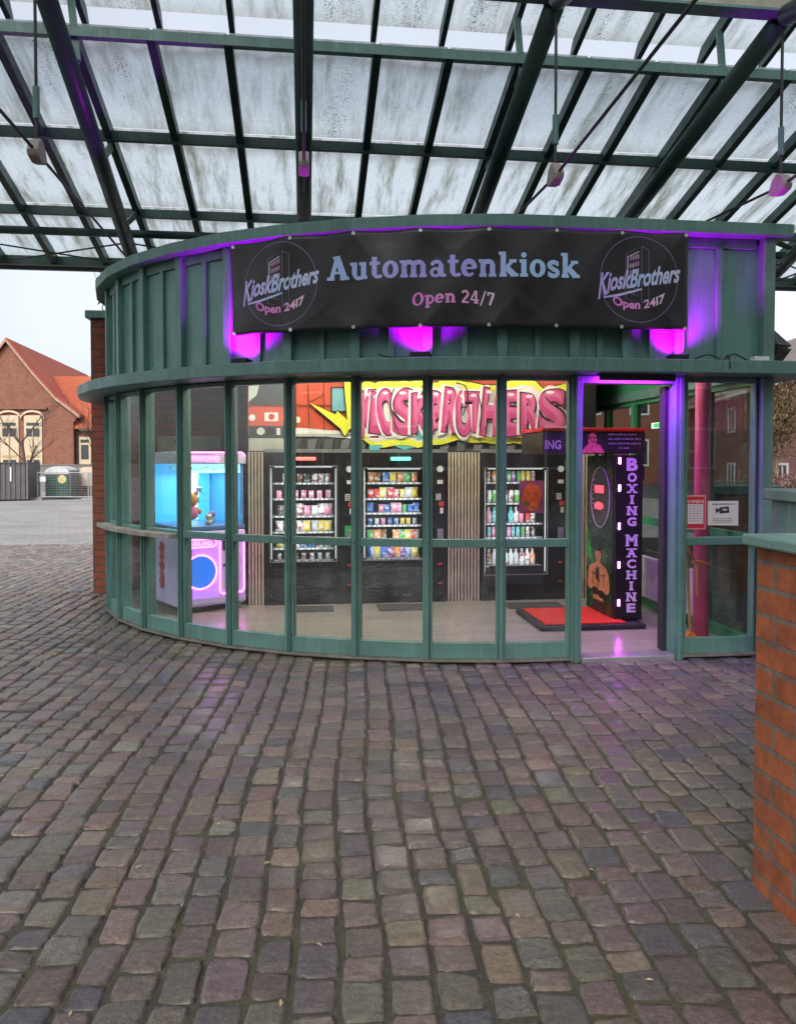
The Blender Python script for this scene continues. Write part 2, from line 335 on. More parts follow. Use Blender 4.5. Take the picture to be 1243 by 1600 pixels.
def make_cobbles():
    rot = R(3.4); rx = (math.sin(rot), math.cos(rot)); cx_ = (math.cos(rot), -math.sin(rot))
    V_ = []; F_ = []; col = []; nb = 0
    def lattice(res):
        t = np.linspace(-1, 1, res); a, b = np.meshgrid(t, t); a = a.ravel(); b = b.ravel()
        fs = []
        for j in range(res - 1):
            for i in range(res - 1):
                q = j * res + i; fs.append((q, q + 1, q + 1 + res, q + res))
        return a, b, fs
    L = {5: lattice(6), 7: lattice(8)}
    def stone(P, ql, qh, pl, ph, d):
        nonlocal nb
        res = 7 if d < 5.5 else 5
        a, b, fs = L[res]
        aa = np.sign(a) * np.abs(a) ** .42; bb = np.sign(b) * np.abs(b) ** .42      # more lattice lines near the rim
        g = .0060
        j = np.clip(rng.normal(0, .0050, (4, 2)), -.009, .009)
        hw = (qh - ql) / 2 - g / 2; hl = (ph - pl) / 2 - g / 2
        rnd = 1 - rng.uniform(.03, .11) * (aa * aa * bb * bb)
        X = aa * hw * rnd + rng.normal(0, .0022, a.size); Y = bb * hl * rnd + rng.normal(0, .0026, a.size)
        wgt = [(1 - aa) * (1 - bb) / 4, (1 + aa) * (1 - bb) / 4, (1 + aa) * (1 + bb) / 4, (1 - aa) * (1 + bb) / 4]
        for k in range(4): X = X + wgt[k] * j[k, 0]; Y = Y + wgt[k] * j[k, 1]
        e = np.maximum(np.abs(aa), np.abs(bb))
        Z = .003 - .020 * np.clip(e - .86, 0, 1) ** 1.4 / .14 ** 1.4 - .0015 * (aa ** 2 + bb ** 2) / 2 + rng.normal(0, .0011, a.size)
        Z = Z + aa * rng.normal(0, .003) + bb * rng.normal(0, .003) + rng.normal(0, .0025)
        cq = (ql + qh) / 2; cp = (pl + ph) / 2
        q = cq + X; pp = cp + Y
        x = rx[0] * pp + cx_[0] * q; y = rx[1] * pp + cx_[1] * q
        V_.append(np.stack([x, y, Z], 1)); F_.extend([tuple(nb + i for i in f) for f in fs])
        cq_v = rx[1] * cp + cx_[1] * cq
        c0 = np.array(PAL[rng.choice(len(PAL), p=PW)]) * rng.uniform(.82, 1.18) * np.array([.93, .855, .765]) * (1 + .95 * np.clip((cq_v - 7.6) / 3.2, 0, 1))  # stones grow paler with distance: sky sheen put into their colour
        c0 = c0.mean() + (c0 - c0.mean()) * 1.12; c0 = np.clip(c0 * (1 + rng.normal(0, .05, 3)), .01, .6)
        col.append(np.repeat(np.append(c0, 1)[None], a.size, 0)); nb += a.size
    q = -12.0
    while q < 8.5:
        wdt = rng.uniform(.112, .148)
        ph = .55 + rng.uniform(0, .15)
        while ph < 15.5:
            ln = rng.choice([.11, .14, .165, .20], p=[.2, .36, .30, .14]) * rng.uniform(.9, 1.1)
            cp = ph + ln / 2; cq = q + wdt / 2
            wob = .022 * math.sin(cp * 1.3 + q * .35) + .010 * math.sin(cp * 3.1 + q * .6)
            x = rx[0] * cp + cx_[0] * (cq + wob); y = rx[1] * cp + cx_[1] * (cq + wob)
            X = x * math.cos(YAW) - y * math.sin(YAW); Y = x * math.sin(YAW) + y * math.cos(YAW)
            if abs(X) < .68 * Y + 1.6 and y < 14.70 and not inside((x, y), FOOT) and not (x > 1.57 and y < 2.6) and not (y > 9 and x > -1.8):
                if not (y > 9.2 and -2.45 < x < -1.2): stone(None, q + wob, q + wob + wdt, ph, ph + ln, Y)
            ph += ln
        q += wdt
    Vn = np.concatenate(V_); Cn = np.concatenate(col)
    me = bpy.data.meshes.new('cobblestones'); me.from_pydata(Vn.tolist(), [], F_)
    ca = me.color_attributes.new('col', 'FLOAT_COLOR', 'POINT'); ca.data.foreach_set('color', Cn.ravel().astype(np.float32))
    me.polygons.foreach_set('use_smooth', [True] * len(me.polygons)); me.materials.append(COBBLE); me.update()
    o = bpy.data.objects.new('cobblestones', me); C.objects.link(o); tag(o, kind='structure')
    print('cobble verts', len(Vn))
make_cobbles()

# ------------------------------------------------------------------ kiosk
kiosk = thing('kiosk', 'curved green glass and metal kiosk building under the glass roof', 'kiosk', (.7, 7.6, 0))
def frame(p0, p1):
    d = Vector((p1[0] - p0[0], p1[1] - p0[1])); L_ = d.length; t = d / L_
    return ((p0[0], p0[1]), (t.x, t.y), (-t.y, t.x)), L_      # right->left runs: outward is towards the square
def offset_path(P, d):
    out = []
    for i in range(len(P)):
        ts = []
        if i > 0: ts.append(Vector(P[i]) - Vector(P[i - 1]))
        if i < len(P) - 1: ts.append(Vector(P[i + 1]) - Vector(P[i]))
        ns = [Vector((-t.y, t.x)).normalized() for t in ts]
        m_ = (sum(ns, Vector((0, 0)))).normalized(); out.append(tuple(Vector(P[i]) + m_ * (d / m_.dot(ns[0]))))
    return out
SIDE = [(RC[0], BACK), RC] + A + [(A[-1][0], BACK)]
def ring(path, d0, d1, z0, z1):
    a = offset_path(path, d0); b = offset_path(path, d1); n_ = len(path); mb = MB()
    v = [(*q, z0) for q in a] + [(*q, z0) for q in b] + [(*q, z1) for q in a] + [(*q, z1) for q in b]
    f = []
    for i in range(n_ - 1):
        f += [(i, i + 1, n_ + i + 1, n_ + i), (2 * n_ + i, 3 * n_ + i, 3 * n_ + i + 1, 2 * n_ + i + 1), (n_ + i, n_ + i + 1, 3 * n_ + i + 1, 3 * n_ + i), (i, 2 * n_ + i, 2 * n_ + i + 1, i + 1)]
    f += [(0, n_, 3 * n_, 2 * n_), (n_ - 1, 3 * n_ - 1, 4 * n_ - 1, 2 * n_ - 1)]
    return mb.add(v, f)
HEAD = 2.135
ring(SIDE, -.09, .30, 2.142, 2.238).build('canopy_ledge', GREEN, kiosk, .006)
ring(SIDE, -.09, .125, 3.195, 3.285).build('cornice', GREEN, kiosk, .006)
FL = mat('tile_floor', (.40, .37, .32), .35, 0, .2, 3)
mfl, n, l, p = newmat('wood_tile_floor'); tc = n.new('ShaderNodeTexCoord').outputs['Object']
b = n.new('ShaderNodeTexBrick'); l.new(tc, b.inputs['Vector']); b.inputs['Scale'].default_value = 1; b.inputs['Brick Width'].default_value = .9; b.inputs['Row Height'].default_value = .18; b.inputs['Mortar Size'].default_value = .004
b.inputs['Color1'].default_value = (.36, .325, .265, 1); b.inputs['Color2'].default_value = (.285, .255, .21, 1); b.inputs['Mortar'].default_value = (.15, .135, .115, 1)
c = mix(n, l, 1.0, b.outputs['Color'], ramp(n, l, noise(n, l, mapping(n, l, tc, (2, 22, 1)), 1, 4), [(.3, .8), (.7, 1.12)]), 'MULTIPLY')
l.new(c, p.inputs['Base Color']); p.inputs['Roughness'].default_value = .28
MB().prism(FOOT[::-1], -.05, .03).build('floor', mfl, kiosk)
MB().prism(offset_path(SIDE, -.095)[::-1], 3.10, 3.16).build('roof', BLACKM, kiosk)
MB().prism(offset_path(SIDE, -.10)[::-1], 2.90, 2.95).build('ceiling', mat('dark_ceiling', (.05, .05, .055), .7), kiosk)
SILL = mat('sill_flashing', (.17, .165, .145), .7, 0, .3, 8, .2, 90, ((.10, .08, .05), .6))
ring(SIDE[1:] , -.02, .052, .014, .034).build('base_flashing', SILL, kiosk)
bays = [(A[i], A[i + 1]) for i in range(len(A) - 1)]
RB = ((3.455, 5.635), (2.845, 5.635))
def window(F, L_, ops=True):
    fr = MB(); j = .0195
    fr.fbox(F, j, j + .016, -.05, .022, .152, HEAD); fr.fbox(F, L_ - j - .016, L_ - j, -.05, .022, .152, HEAD); fr.fbox(F, j + .016, L_ - j - .016, -.05, .02, HEAD - .03, HEAD)
    wf = fr.build('window', GREEN, kiosk, .003)
    MB().fbox(F, j, L_ - j, -.035, .018, .034, .15).build('kick_plate', GREEN, wf, .003)
    MB().fbox(F, j + .017, L_ - j - .017, -.045, .026, .865, .923).build('rail', GREEN, wf, .003)
    MB().fbox(F, j + .014, L_ - j - .014, -.004, .004, .925, HEAD - .028).build('glass_pane', GLASS, wf)
    MB().fbox(F, j + .014, L_ - j - .014, -.004, .004, .148, .864).build('glass_pane', GLASS, wf)
    return wf
for q in bays: window(*frame(*q))
window(*frame(*RB))
def post(pt, ang, wd=.039, d0=-.075, d1=.040, z0=.034, z1=HEAD + .004):
    t = (-math.cos(ang), math.sin(ang)); n_ = (-t[1], t[0])
    return MB().fbox((pt, t, n_), -wd / 2, wd / 2, d0, d1, z0, z1).fbox((pt, t, n_), -wd / 2 + .011, wd / 2 - .011, d1 - .002, d1 + .02, z0, z1)
ANG = [0] + [R((a + b) / 2) for a, b in zip(TH[:-1], TH[1:])] + [R(TH[-1])]
for i in range(1, len(A)):
    mu = post(A[i], ANG[i]).build('mullion', GREEN, kiosk, .003)
    t_ = (-math.cos(ANG[i]), math.sin(ANG[i])); n_ = (-t_[1], t_[0])
    MB().tube([(A[i][0] + n_[0] * .057, A[i][1] + n_[1] * .057, .895), (A[i][0] + n_[0] * .064, A[i][1] + n_[1] * .064, .895)], .007, 8).build('bolt', BLACKM, mu)
fd = MB(); fd.box(1.965, 2.045, 5.585, 5.70, .0, HEAD + .004); fd.box(2.765, 2.845, 5.575, 5.71, .0, HEAD + .004); fd.box(2.045, 2.765, 5.60, 5.69, 2.085, HEAD + .004)
fd.box(2.79, 2.82, 5.55, 5.575, .0, HEAD + .004); fd.box(1.985, 2.01, 5.56, 5.585, .0, HEAD + .004)
fd.build('door_frame', GREEN, kiosk, .004)
MB().box(2.045, 2.765, 5.56, 5.72, -.03, .036).build('threshold', SILVER, kiosk, .003)
MB().box(2.735, 2.764, 5.70, 5.79, .04, 2.08).build('door_leaf', BLACKM, kiosk, .003)
MB().box(3.455, 3.545, 5.57, 5.70, -.03, HEAD + .004).build('corner_post', GREEN_L, kiosk, .004)
MB().box(3.455, 3.545, 5.57, 5.70, 2.24, 3.193).build('corner_post', GREEN_L, kiosk, .004)
# fascia: cladding panels, ribs, posts
def fascia(F, L_, half=True):
    f = MB(); f.fbox(F, .0, L_, -.05, -.018, 2.24, 3.193)
    o = f.build('fascia_panel', PANEL, kiosk)
    r = MB(); r.fbox(F, L_ / 2 - .022, L_ / 2 + .022, -.017, .012, 2.24, 3.12); r.fbox(F, .03, L_ - .03, -.0175, .004, 3.12, 3.193); r.build('rib', GREEN, o, .003)
    return o
fpts = [(3.455, 5.635), (2.80, 5.635), (2.255, 5.635)] + A[1:] 
fpts[2] = (2.39, 5.635); fpts.insert(3, (1.985, 5.635))
for i in range(len(fpts) - 1):
    fascia(*frame(fpts[i], fpts[i + 1]))
angs = {}
for i in range(1, len(fpts)):
    t0 = Vector(fpts[i]) - Vector(fpts[i - 1]); t1 = Vector(fpts[min(i + 1, len(fpts) - 1)]) - Vector(fpts[i]) if i < len(fpts) - 1 else t0
    t = (t0.normalized() + t1.normalized()).normalized(); n_ = (-t.y, t.x)
    MB().fbox((fpts[i], (t.x, t.y), n_), -.036, .036, -.045, .035, 2.242, 3.193).build('fascia_post', GREEN, kiosk, .003)
# left back return, side wall, back wall
MB().box(A[-1][0] - .03, A[-1][0] + .03, A[-1][1], BACK, 2.24, 3.19).build('fascia_panel', PANEL, kiosk)
SGLASS = glass_mat('darkened_side_glass', (.58, .61, .60), .05)  # dark tint put into the side panes to dim the bright view behind
sw = MB(); sw.box(3.47, 3.53, 5.70, BACK, 2.10, 2.90)
sw.box(3.46, 3.53, 5.70, BACK, .0, .12)
for v in (6.45, 7.2, 7.95, 8.7, 9.45): sw.box(3.455, 3.535, v - .035, v + .035, .12, 2.10)
sw.box(3.462, 3.528, 5.7, BACK, .86, .93)
sw.build('side_wall', mat('green_inner_panel', (.05, .26, .12), .45, 0, .15, 2), kiosk)
for v0, v1 in ((5.70, 6.415), (6.485, 7.165), (7.235, 7.915), (7.985, 8.665), (8.735, 9.415)):
    MB().box(3.494, 3.502, v0, v1, .12, 2.10).build('side_pane', SGLASS, kiosk)
MB().box(3.535, 3.56, 5.72, BACK, 2.24, 3.19).build('outer_fascia', PANEL, kiosk)
MB().box(.2, 3.455, BACK - .1, BACK, .0, 2.9).build('back_wall', mat('dark_wall', (.03, .03, .032), .7), kiosk)
MB().box(A[-1][0] + .04, .199, 9.35, 9.65, .0, 2.9).build('brick_back_wall', BRICK_D, kiosk)
# ledge shelf outside the left bays
sh = MB(); pth = A[6:10]
so = ring(pth, -.01, .14, .862, .90).build('ledge_shelf', mat('weathered_shelf', (.30, .27, .24), .7, 0, .35, 9, .3, 70), kiosk, .004)
# inside partition with the machines
part = MB(); part.box(-.585, 3.10, 8.07, 8.13, 1.602, 2.90); part.box(-.585, -.53, 8.131, 9.3, .03, 2.9)
for a_, b_ in ((-.585, -.418), (1.48, 1.832), (2.893, 3.10)): part.box(a_, b_, 8.07, 8.13, .03, 1.601)
part.build('machine_wall', BLACK, kiosk)
SLAT = mat('oak_slat', (.50, .42, .31), .5, 0, .2, 5)
for u0, u1 in ((-.58, -.415), (1.48, 1.83), (2.90, 3.08)):
    s = MB(); k = int(round((u1 - u0) / .034))
    for i in range(k):
        x = u0 + (i + .2) * (u1 - u0) / k; s.box(x, x + .021, 8.035, 8.068, .03, 1.60)
    s.build('slat_panel', SLAT, kiosk)
MB().box(-.41, 1.478, 8.04, 8.069, 1.595, 1.63).box(1.832, 2.9, 8.04, 8.069, 1.595, 1.63).build('wall_trim', SILVER, kiosk)

# ------------------------------------------------------------------ lettering and flat prints
def text2d(s, size=1, bold=0, shear=0, res=4):
    cu = bpy.data.curves.new('t', 'FONT'); cu.body = s; cu.size = size; cu.offset = bold; cu.shear = shear; cu.resolution_u = res
    o = bpy.data.objects.new('t', cu); C.objects.link(o)
    dg = bpy.context.evaluated_depsgraph_get(); me = bpy.data.meshes.new_from_object(o.evaluated_get(dg))
    v = [(q.co.x, q.co.y) for q in me.vertices]; f = [tuple(q.vertices) for q in me.polygons]
    C.objects.unlink(o); bpy.data.objects.remove(o); bpy.data.curves.remove(cu); bpy.data.meshes.remove(me)
    return v, f
def fit(v, x0, x1, y0, y1):
    xs = [a for a, b in v]; ys = [b for a, b in v]; ax, bx = min(xs), max(xs); ay, by = min(ys), max(ys)
    return [(x0 + (a - ax) / (bx - ax) * (x1 - x0), y0 + (b - ay) / (by - ay) * (y1 - y0)) for a, b in v]
def stroke(pts, wd, closed=False):
    P = [Vector(q) for q in pts]; n_ = len(P); L_ = []; Rr = []
    for i in range(n_):
        a = P[i - 1] if (i > 0 or closed) else P[i]; b_ = P[(i + 1) % n_] if (i < n_ - 1 or closed) else P[i]
        d = (b_ - a).normalized(); m_ = Vector((-d.y, d.x)); ww = wd[i] if isinstance(wd, (list, tuple)) else wd
        L_.append(P[i] + m_ * ww / 2); Rr.append(P[i] - m_ * ww / 2)
    v = [tuple(q) for q in L_ + Rr]
    f = [(n_ + i, n_ + (i + 1) % n_, (i + 1) % n_, i) for i in range(n_ if closed else n_ - 1)]
    return v, f
def arc(cx, cy, rx, ry, a0, a1, n_=14): return [(cx + rx * math.cos(R(a0 + (a1 - a0) * i / n_)), cy + ry * math.sin(R(a0 + (a1 - a0) * i / n_))) for i in range(n_ + 1)]
def rect(x0, x1, y0, y1): return [(x0, y0), (x1, y0), (x1, y1), (x0, y1)], [(0, 1, 2, 3)]
def oval(cx, cy, orx, ory, irx, iry, n_=28):
    v = [(cx + orx * math.cos(2 * math.pi * i / n_), cy + ory * math.sin(2 * math.pi * i / n_)) for i in range(n_)] + [(cx + irx * math.cos(2 * math.pi * i / n_), cy + iry * math.sin(2 * math.pi * i / n_)) for i in range(n_)]
    return v, [(i, (i + 1) % n_, n_ + (i + 1) % n_, n_ + i) for i in range(n_)]
def slab_glyph(ch):
    """heavy slab-serif letters drawn as strokes: returns list of (verts, faces), advance (x height .70, cap 1.0)"""
    S = .235; X = .72; b = .135; g = []
    def stem(x, y0, y1, w_=S): g.append(rect(x - w_ / 2, x + w_ / 2, y0, y1))
    def foot(x, w_=.34, y=0): g.append(rect(x - w_ / 2, x + w_ / 2, y, y + b))
    def flag(x, y): g.append(rect(x - .20, x + .02, y - b, y))
    if ch == 'A':
        g.append(stroke([(.16, .02), (.47, 1)], .19)); g.append(stroke([(.44, 1), (.80, .02)], .29)); g.append(rect(.26, .68, .26, .37)); foot(.15, .36); foot(.80, .42); g.append(rect(.26, .58, .90, 1.0)); return g, 1.02
    if ch == 'u':
        stem(.20, .2, X); g.append(stroke([(.20, .25)] + arc(.42, .22, .22, .17, 190, 300, 10) + [(.62, .16)], .17)); stem(.62, 0, X); flag(.20, X); flag(.62, X); g.append(rect(.60, .80, 0, b)); return g, .84
    if ch == 't':
        stem(.24, .16, .92); g.append(stroke([(.24, .22)] + arc(.42, .20, .18, .13, 180, 330, 10), .15)); g.append(rect(.02, .50, X - b - .01, X - .01)); return g, .58
    if ch in 'oO':
        if ch == 'o': g.append(oval(.36, X / 2, .365, X / 2 + .015, .125, X / 2 - .13)); return g, .74
        g.append(oval(.45, .5, .44, .515, .22, .38)); return g, .94
    if ch in 'mn':
        xs = [.20, .62] + ([1.04] if ch == 'm' else [])
        for x in xs: stem(x, 0, X if x == .20 else X - .2); foot(x, .33)
        flag(.20, X)
        for x in xs[1:]: g.append(stroke([(x - .40, .42)] + arc(x - .20, X - .25, .20, .165, 165, 0, 10), .20))
        return g, xs[-1] + .24
    if ch == 'a':
        g.append(oval(.28, .205, .255, .215, .10, .105)); stem(.52, .1, X - .2); g.append(stroke(arc(.32, X - .22, .20, .15, 150, 0, 10), .16)); g.append(oval(.14, X - .16, .085, .085, .001, .001)); g.append(rect(.50, .74, 0, b)); return g, .76
    if ch == 'e':
        g.append(stroke(arc(.36, X / 2, .25, X / 2 - .075, 0, 318, 26), [.22] * 20 + [.16, .15, .14, .13, .12, .11, .10])); g.append(rect(.14, .66, X / 2 - .045, X / 2 + .05)); return g, .74
    if ch == 'k':
        stem(.20, 0, 1.04); flag(.20, 1.04); foot(.20, .33); g.append(stroke([(.25, .30), (.58, .62)], .14)); g.append(stroke([(.34, .40), (.68, .06)], .25)); g.append(rect(.46, .78, X - b, X)); g.append(rect(.52, .86, 0, b)); return g, .88
    if ch == 'i':
        stem(.20, 0, X); flag(.20, X); foot(.20, .35); g.append(oval(.19, .90, .115, .115, .001, .001)); return g, .42
    if ch == 's':
        g.append(stroke(arc(.31, .51, .20, .125, 20, 270, 16)[:-1] + arc(.31, .195, .205, .13, 90, -160, 16), .185)); g.append(rect(.45, .545, .47, .66)); g.append(rect(.06, .155, .04, .24)); return g, .62
    if ch == 'p':
        stem(.20, -.30, X); flag(.20, X); foot(.20, .36, -.30); g.append(stroke(arc(.38, .34, .24, .28, 140, -150, 20), .16)); return g, .72
    if ch == '2':
        g.append(stroke(arc(.30, .70, .21, .22, 170, -40, 14) + [(.10, .10)], .17)); g.append(rect(.05, .58, 0, .14)); return g, .66
    if ch == '4':
        stem(.44, 0, 1.0, .17); g.append(stroke([(.40, 1.0), (.06, .30)], .12)); g.append(rect(.0, .64, .22, .34)); foot(.44, .30); return g, .70
    if ch == '/': g.append(stroke([(.04, -.12), (.42, 1.06)], .12)); return g, .48
    if ch == '7': g.append(rect(.04, .58, .85, 1.0)); g.append(stroke([(.52, .90), (.22, 0)], .17)); g.append(rect(.04, .15, .70, .9)); return g, .62
    return g, .30
def slab_text(s, slant=0):
    """list of (letter verts, faces) in units of cap height, laid out on x"""
    x = 0; out = []
    for ch in s:
        g, ad = slab_glyph(ch); V_ = []; F_ = []; lay = []
        for k, (v, f) in enumerate(g):
            b_ = len(V_); V_ += [(a + x, c_) for a, c_ in v]; F_ += [tuple(b_ + i for i in q) for q in f]; lay += [k] * len(v)
        out.append((V_, F_, lay)); x += ad + .035
    return out, x

# ------------------------------------------------------------------ banner, hung along the curved fascia
def catmull(P, n_=16):
    P = [np.array(q) for q in P]; r = []
    for i in range(1, len(P) - 2):
        p0, p1, p2, p3 = P[i - 1:i + 3]
        for k in range(n_):
            t = k / n_; r.append(.5 * ((2 * p1) + (-p0 + p2) * t + (2 * p0 - 5 * p1 + 4 * p2 - p3) * t * t + (-p0 + 3 * p1 - 3 * p2 + p3) * t ** 3))
    return np.array(r)
bc = catmull(offset_path([(3.53, 5.635), (3.0, 5.635), (2.5, 5.635)] + A, .13))[::-1]
bs = np.concatenate([[0], np.cumsum(np.hypot(*np.diff(bc, axis=0).T))])
s_start = float(np.interp(0, bc[:, 0] + .549, bs)); S_END = 3.479
def B(s, z, d=0):
    q = s + s_start
    x = np.interp(q, bs, bc[:, 0]); y = np.interp(q, bs, bc[:, 1])
    x2 = np.interp(q + .02, bs, bc[:, 0]); y2 = np.interp(q + .02, bs, bc[:, 1]); t = np.array([x2 - x, y2 - y]); t /= max(np.hypot(*t), 1e-9)
    d = d + wave(s, z)
    return (float(x + t[1] * d), float(y - t[0] * d), z)
EY = [0.02 + i * (S_END - .04) / 7 for i in range(8)]
def wave(s, z):
    t = (z - 2.465) / .725; k = s / (S_END / 7) * math.pi
    w_ = .004 * math.cos(2 * k) * (2 * abs(t - .5)) ** 2 + .008 * math.sin(s * 2.1 + 1.3 * t) * math.sin(s * .9 + .4)
    w_ += .006 * math.sin(s * 5.3 + t * 2.2) * (1 - (2 * t - 1) ** 2) + .004 * math.sin(s * 13 - t * 5)
    for e in EY:                                   # tension folds running out of the eyelets
        for sg, tt in ((1, 1.0), (-1, 0.0)):
            dz = (tt - t) * sg; dx = s - e - dz * .5 * math.sin(e * 5.1 + sg)
            if dz < .45: w_ += (.002 + .004 * abs(math.sin(e * 7.3 + sg))) * math.exp(-((abs(dx) - dz * .5) / .035) ** 2) * (1 - dz / .45) * (dz > .02)
    return w_
def btop(s): return 3.188 - .010 * abs(math.sin(s / (S_END / 7) * math.pi)) - (.022 * max(0, 1 - s / .5))
def bbot(s): return 2.466 + .010 * abs(math.sin(s / (S_END / 7) * math.pi))
banner = thing('banner', 'long black vinyl kiosk banner with blue lettering tied across the curved fascia', 'banner', (1.1, 5.5, 2.46))
NS, NZ = 150, 26; bm = MB(); vs = []
for k in range(NZ + 1):
    for i in range(NS + 1):
        s = S_END * i / NS; z0, z1 = bbot(s), btop(s); vs.append(B(s, z0 + (z1 - z0) * k / NZ))
fs = [(k * (NS + 1) + i, k * (NS + 1) + i + 1, (k + 1) * (NS + 1) + i + 1, (k + 1) * (NS + 1) + i) for k in range(NZ) for i in range(NS)]
bm.add(vs, fs)
VINYL = mat('banner_vinyl', (.017, .0155, .018), .36, 0, .12, 3)
bo = bm.build('cloth', VINYL, banner, smooth=True)
so_ = bo.modifiers.new('thickness', 'SOLIDIFY'); so_.thickness = .0012; so_.offset = 1
for e in EY:
    for z in (btop(e) - .02, bbot(e) + .02):
        c_ = B(e, z, .003); eb = MB(); eb.lathe([(.004, -.0), (.014, 0), (.014, .003), (.004, .003)], (0, 0, 0), 12)
        nv = 48
        x2 = B(e + .01, z, .003); t = (Vector(x2) - Vector(c_)).normalized(); nn = Vector((t.y, -t.x, 0))
        for q in range(len(eb.v) - nv, len(eb.v)):
            a_ = eb.v[q]; eb.v[q] = tuple(Vector(c_) + t * a_[0] + Vector((0, 0, 1)) * a_[1] + nn * a_[2])
        eb.build('eyelet', SILVER, banner)
def grad_mat(name, stops, axis=0, rough=.4, es=0):
    m, n, l, p = newmat(name); tc = n.new('ShaderNodeTexCoord').outputs['Generated']; sp = n.new('ShaderNodeSeparateXYZ'); l.new(tc, sp.inputs[0])
    c_ = ramp(n, l, sp.outputs[axis], stops); l.new(c_, p.inputs['Base Color']); p.inputs['Roughness'].default_value = rough
    return m
LB, LV = (.42, .62, .92), (.45, .40, .92)
TXT = grad_mat('headline_print', [(0, LB), (.25, LV), (.55, LV), (.75, LB), (1, LB)])
PINKT = grad_mat('pink_print', [(0, (.80, .18, .72)), (.55, (.85, .35, .70)), (1, (.80, .62, .74))])
SCRIPT = grad_mat('script_print', [(0, (.62, .42, .95)), (.5, (.50, .62, .90)), (1, (.62, .64, .90))])
LINE = mat('purple_line_print', (.24, .15, .36), .4, 0, .05); LINE2 = mat('faint_line_print', (.20, .165, .24), .4, 0, .05)
def put(mb, v, f, F, lay=None, base=.004):
    mb.add([F(a, c_, base + (.0007 * lay[i] if lay else 0)) for i, (a, c_) in enumerate(v)], f)
hd = MB(); L_, tot = slab_text('Automatenkiosk'); k = (2.651 - .805) / (tot - .05)
for v, f, lay in L_: put(hd, [(.805 + a * k, 2.832 + c_ * .172) for a, c_ in v], f, lambda a, c_, d: B(a, c_, d), lay)
hd.build('headline', TXT, banner)
op = MB(); L_, tot = slab_text('Open 24/7'); k = (2.029 - 1.433) / (tot - .05)
for v, f, lay in L_:
    vv = []
    for a, c_ in v:
        x = a * k; u_ = x / .6 - .5; vv.append((1.433 + x, 2.635 + c_ * .093 - .10 * u_ * u_ + .012))
    put(op, vv, f, lambda a, c_, d: B(a, c_, d), lay)
op.build('opening_line', PINKT, banner)
def logo(cs, cz):
    Fm = lambda a, c_, d: B(cs + a, cz + c_, d)
    q = MB(); v, f = stroke(arc(0, 0, .298, .312, 0, 360, 72)[:-1], .0055, True); put(q, v, f, Fm); q.build('logo_ring', LINE, banner)
    q = MB()
    for pts in ([(-.10, .19), (.02, .245), (.02, -.17), (-.10, -.14), (-.10, .19)], [(.02, .245), (.075, .215), (.075, -.14), (.02, -.17)], [(-.075, -.06), (-.005, -.065), (-.005, -.115), (-.075, -.10), (-.075, -.06)]):
        v, f = stroke(pts, .005); put(q, v, f, Fm)
    q.build('logo_outline', LINE2, banner)
    q = MB(); v, f = stroke([(-.085, .0), (-.085, .165), (-.0, .205)], .009); put(q, v, f, Fm, None, .005); q.build('logo_edge', mat('pale_print', (.55, .5, .62), .4), banner)
    q = MB()
    for r_ in range(3):
        for c2 in range(4):
            x = -.07 + c2 * .019; z = .135 - r_ * .052 + c2 * .006; v, f = rect(x, x + .013, z, z + .034); put(q, v, f, Fm, None, .0045)
    q.build('logo_goods', mat('goods_print', (.48, .24, .42), .4, 0, .5, 40), banner)
    q = MB(); v, f = text2d('KioskBrothers', 1, .030, .32); v = fit(v, -.315, .315, 0, .135)
    v = [(a, -.055 + c_ + a * .135 - .06 * (1 - min(1, abs(a + .315) / .12)) * (c_ < .05)) for a, c_ in v]; put(q, v, f, Fm, None, .007)
    v, f = stroke([(-.27, -.135), (-.15, -.115), (.02, -.068), (-.05, -.10)], [.012, .018, .012, .004]); put(q, v, f, Fm, None, .0075)
    q.build('logo_script', SCRIPT, banner)
    q = MB(); v, f = text2d('Open 24I7', 1, .032, 0); v = fit(v, -.20, .20, 0, .085)
    v = [(a, -.245 + c_ + 1.15 * a * a + .0 + a * .06 + .01) for a, c_ in v]; put(q, v, f, Fm, None, .007); q.build('logo_hours', PINKT, banner)
logo(.421, 2.835); logo(3.104, 2.835)

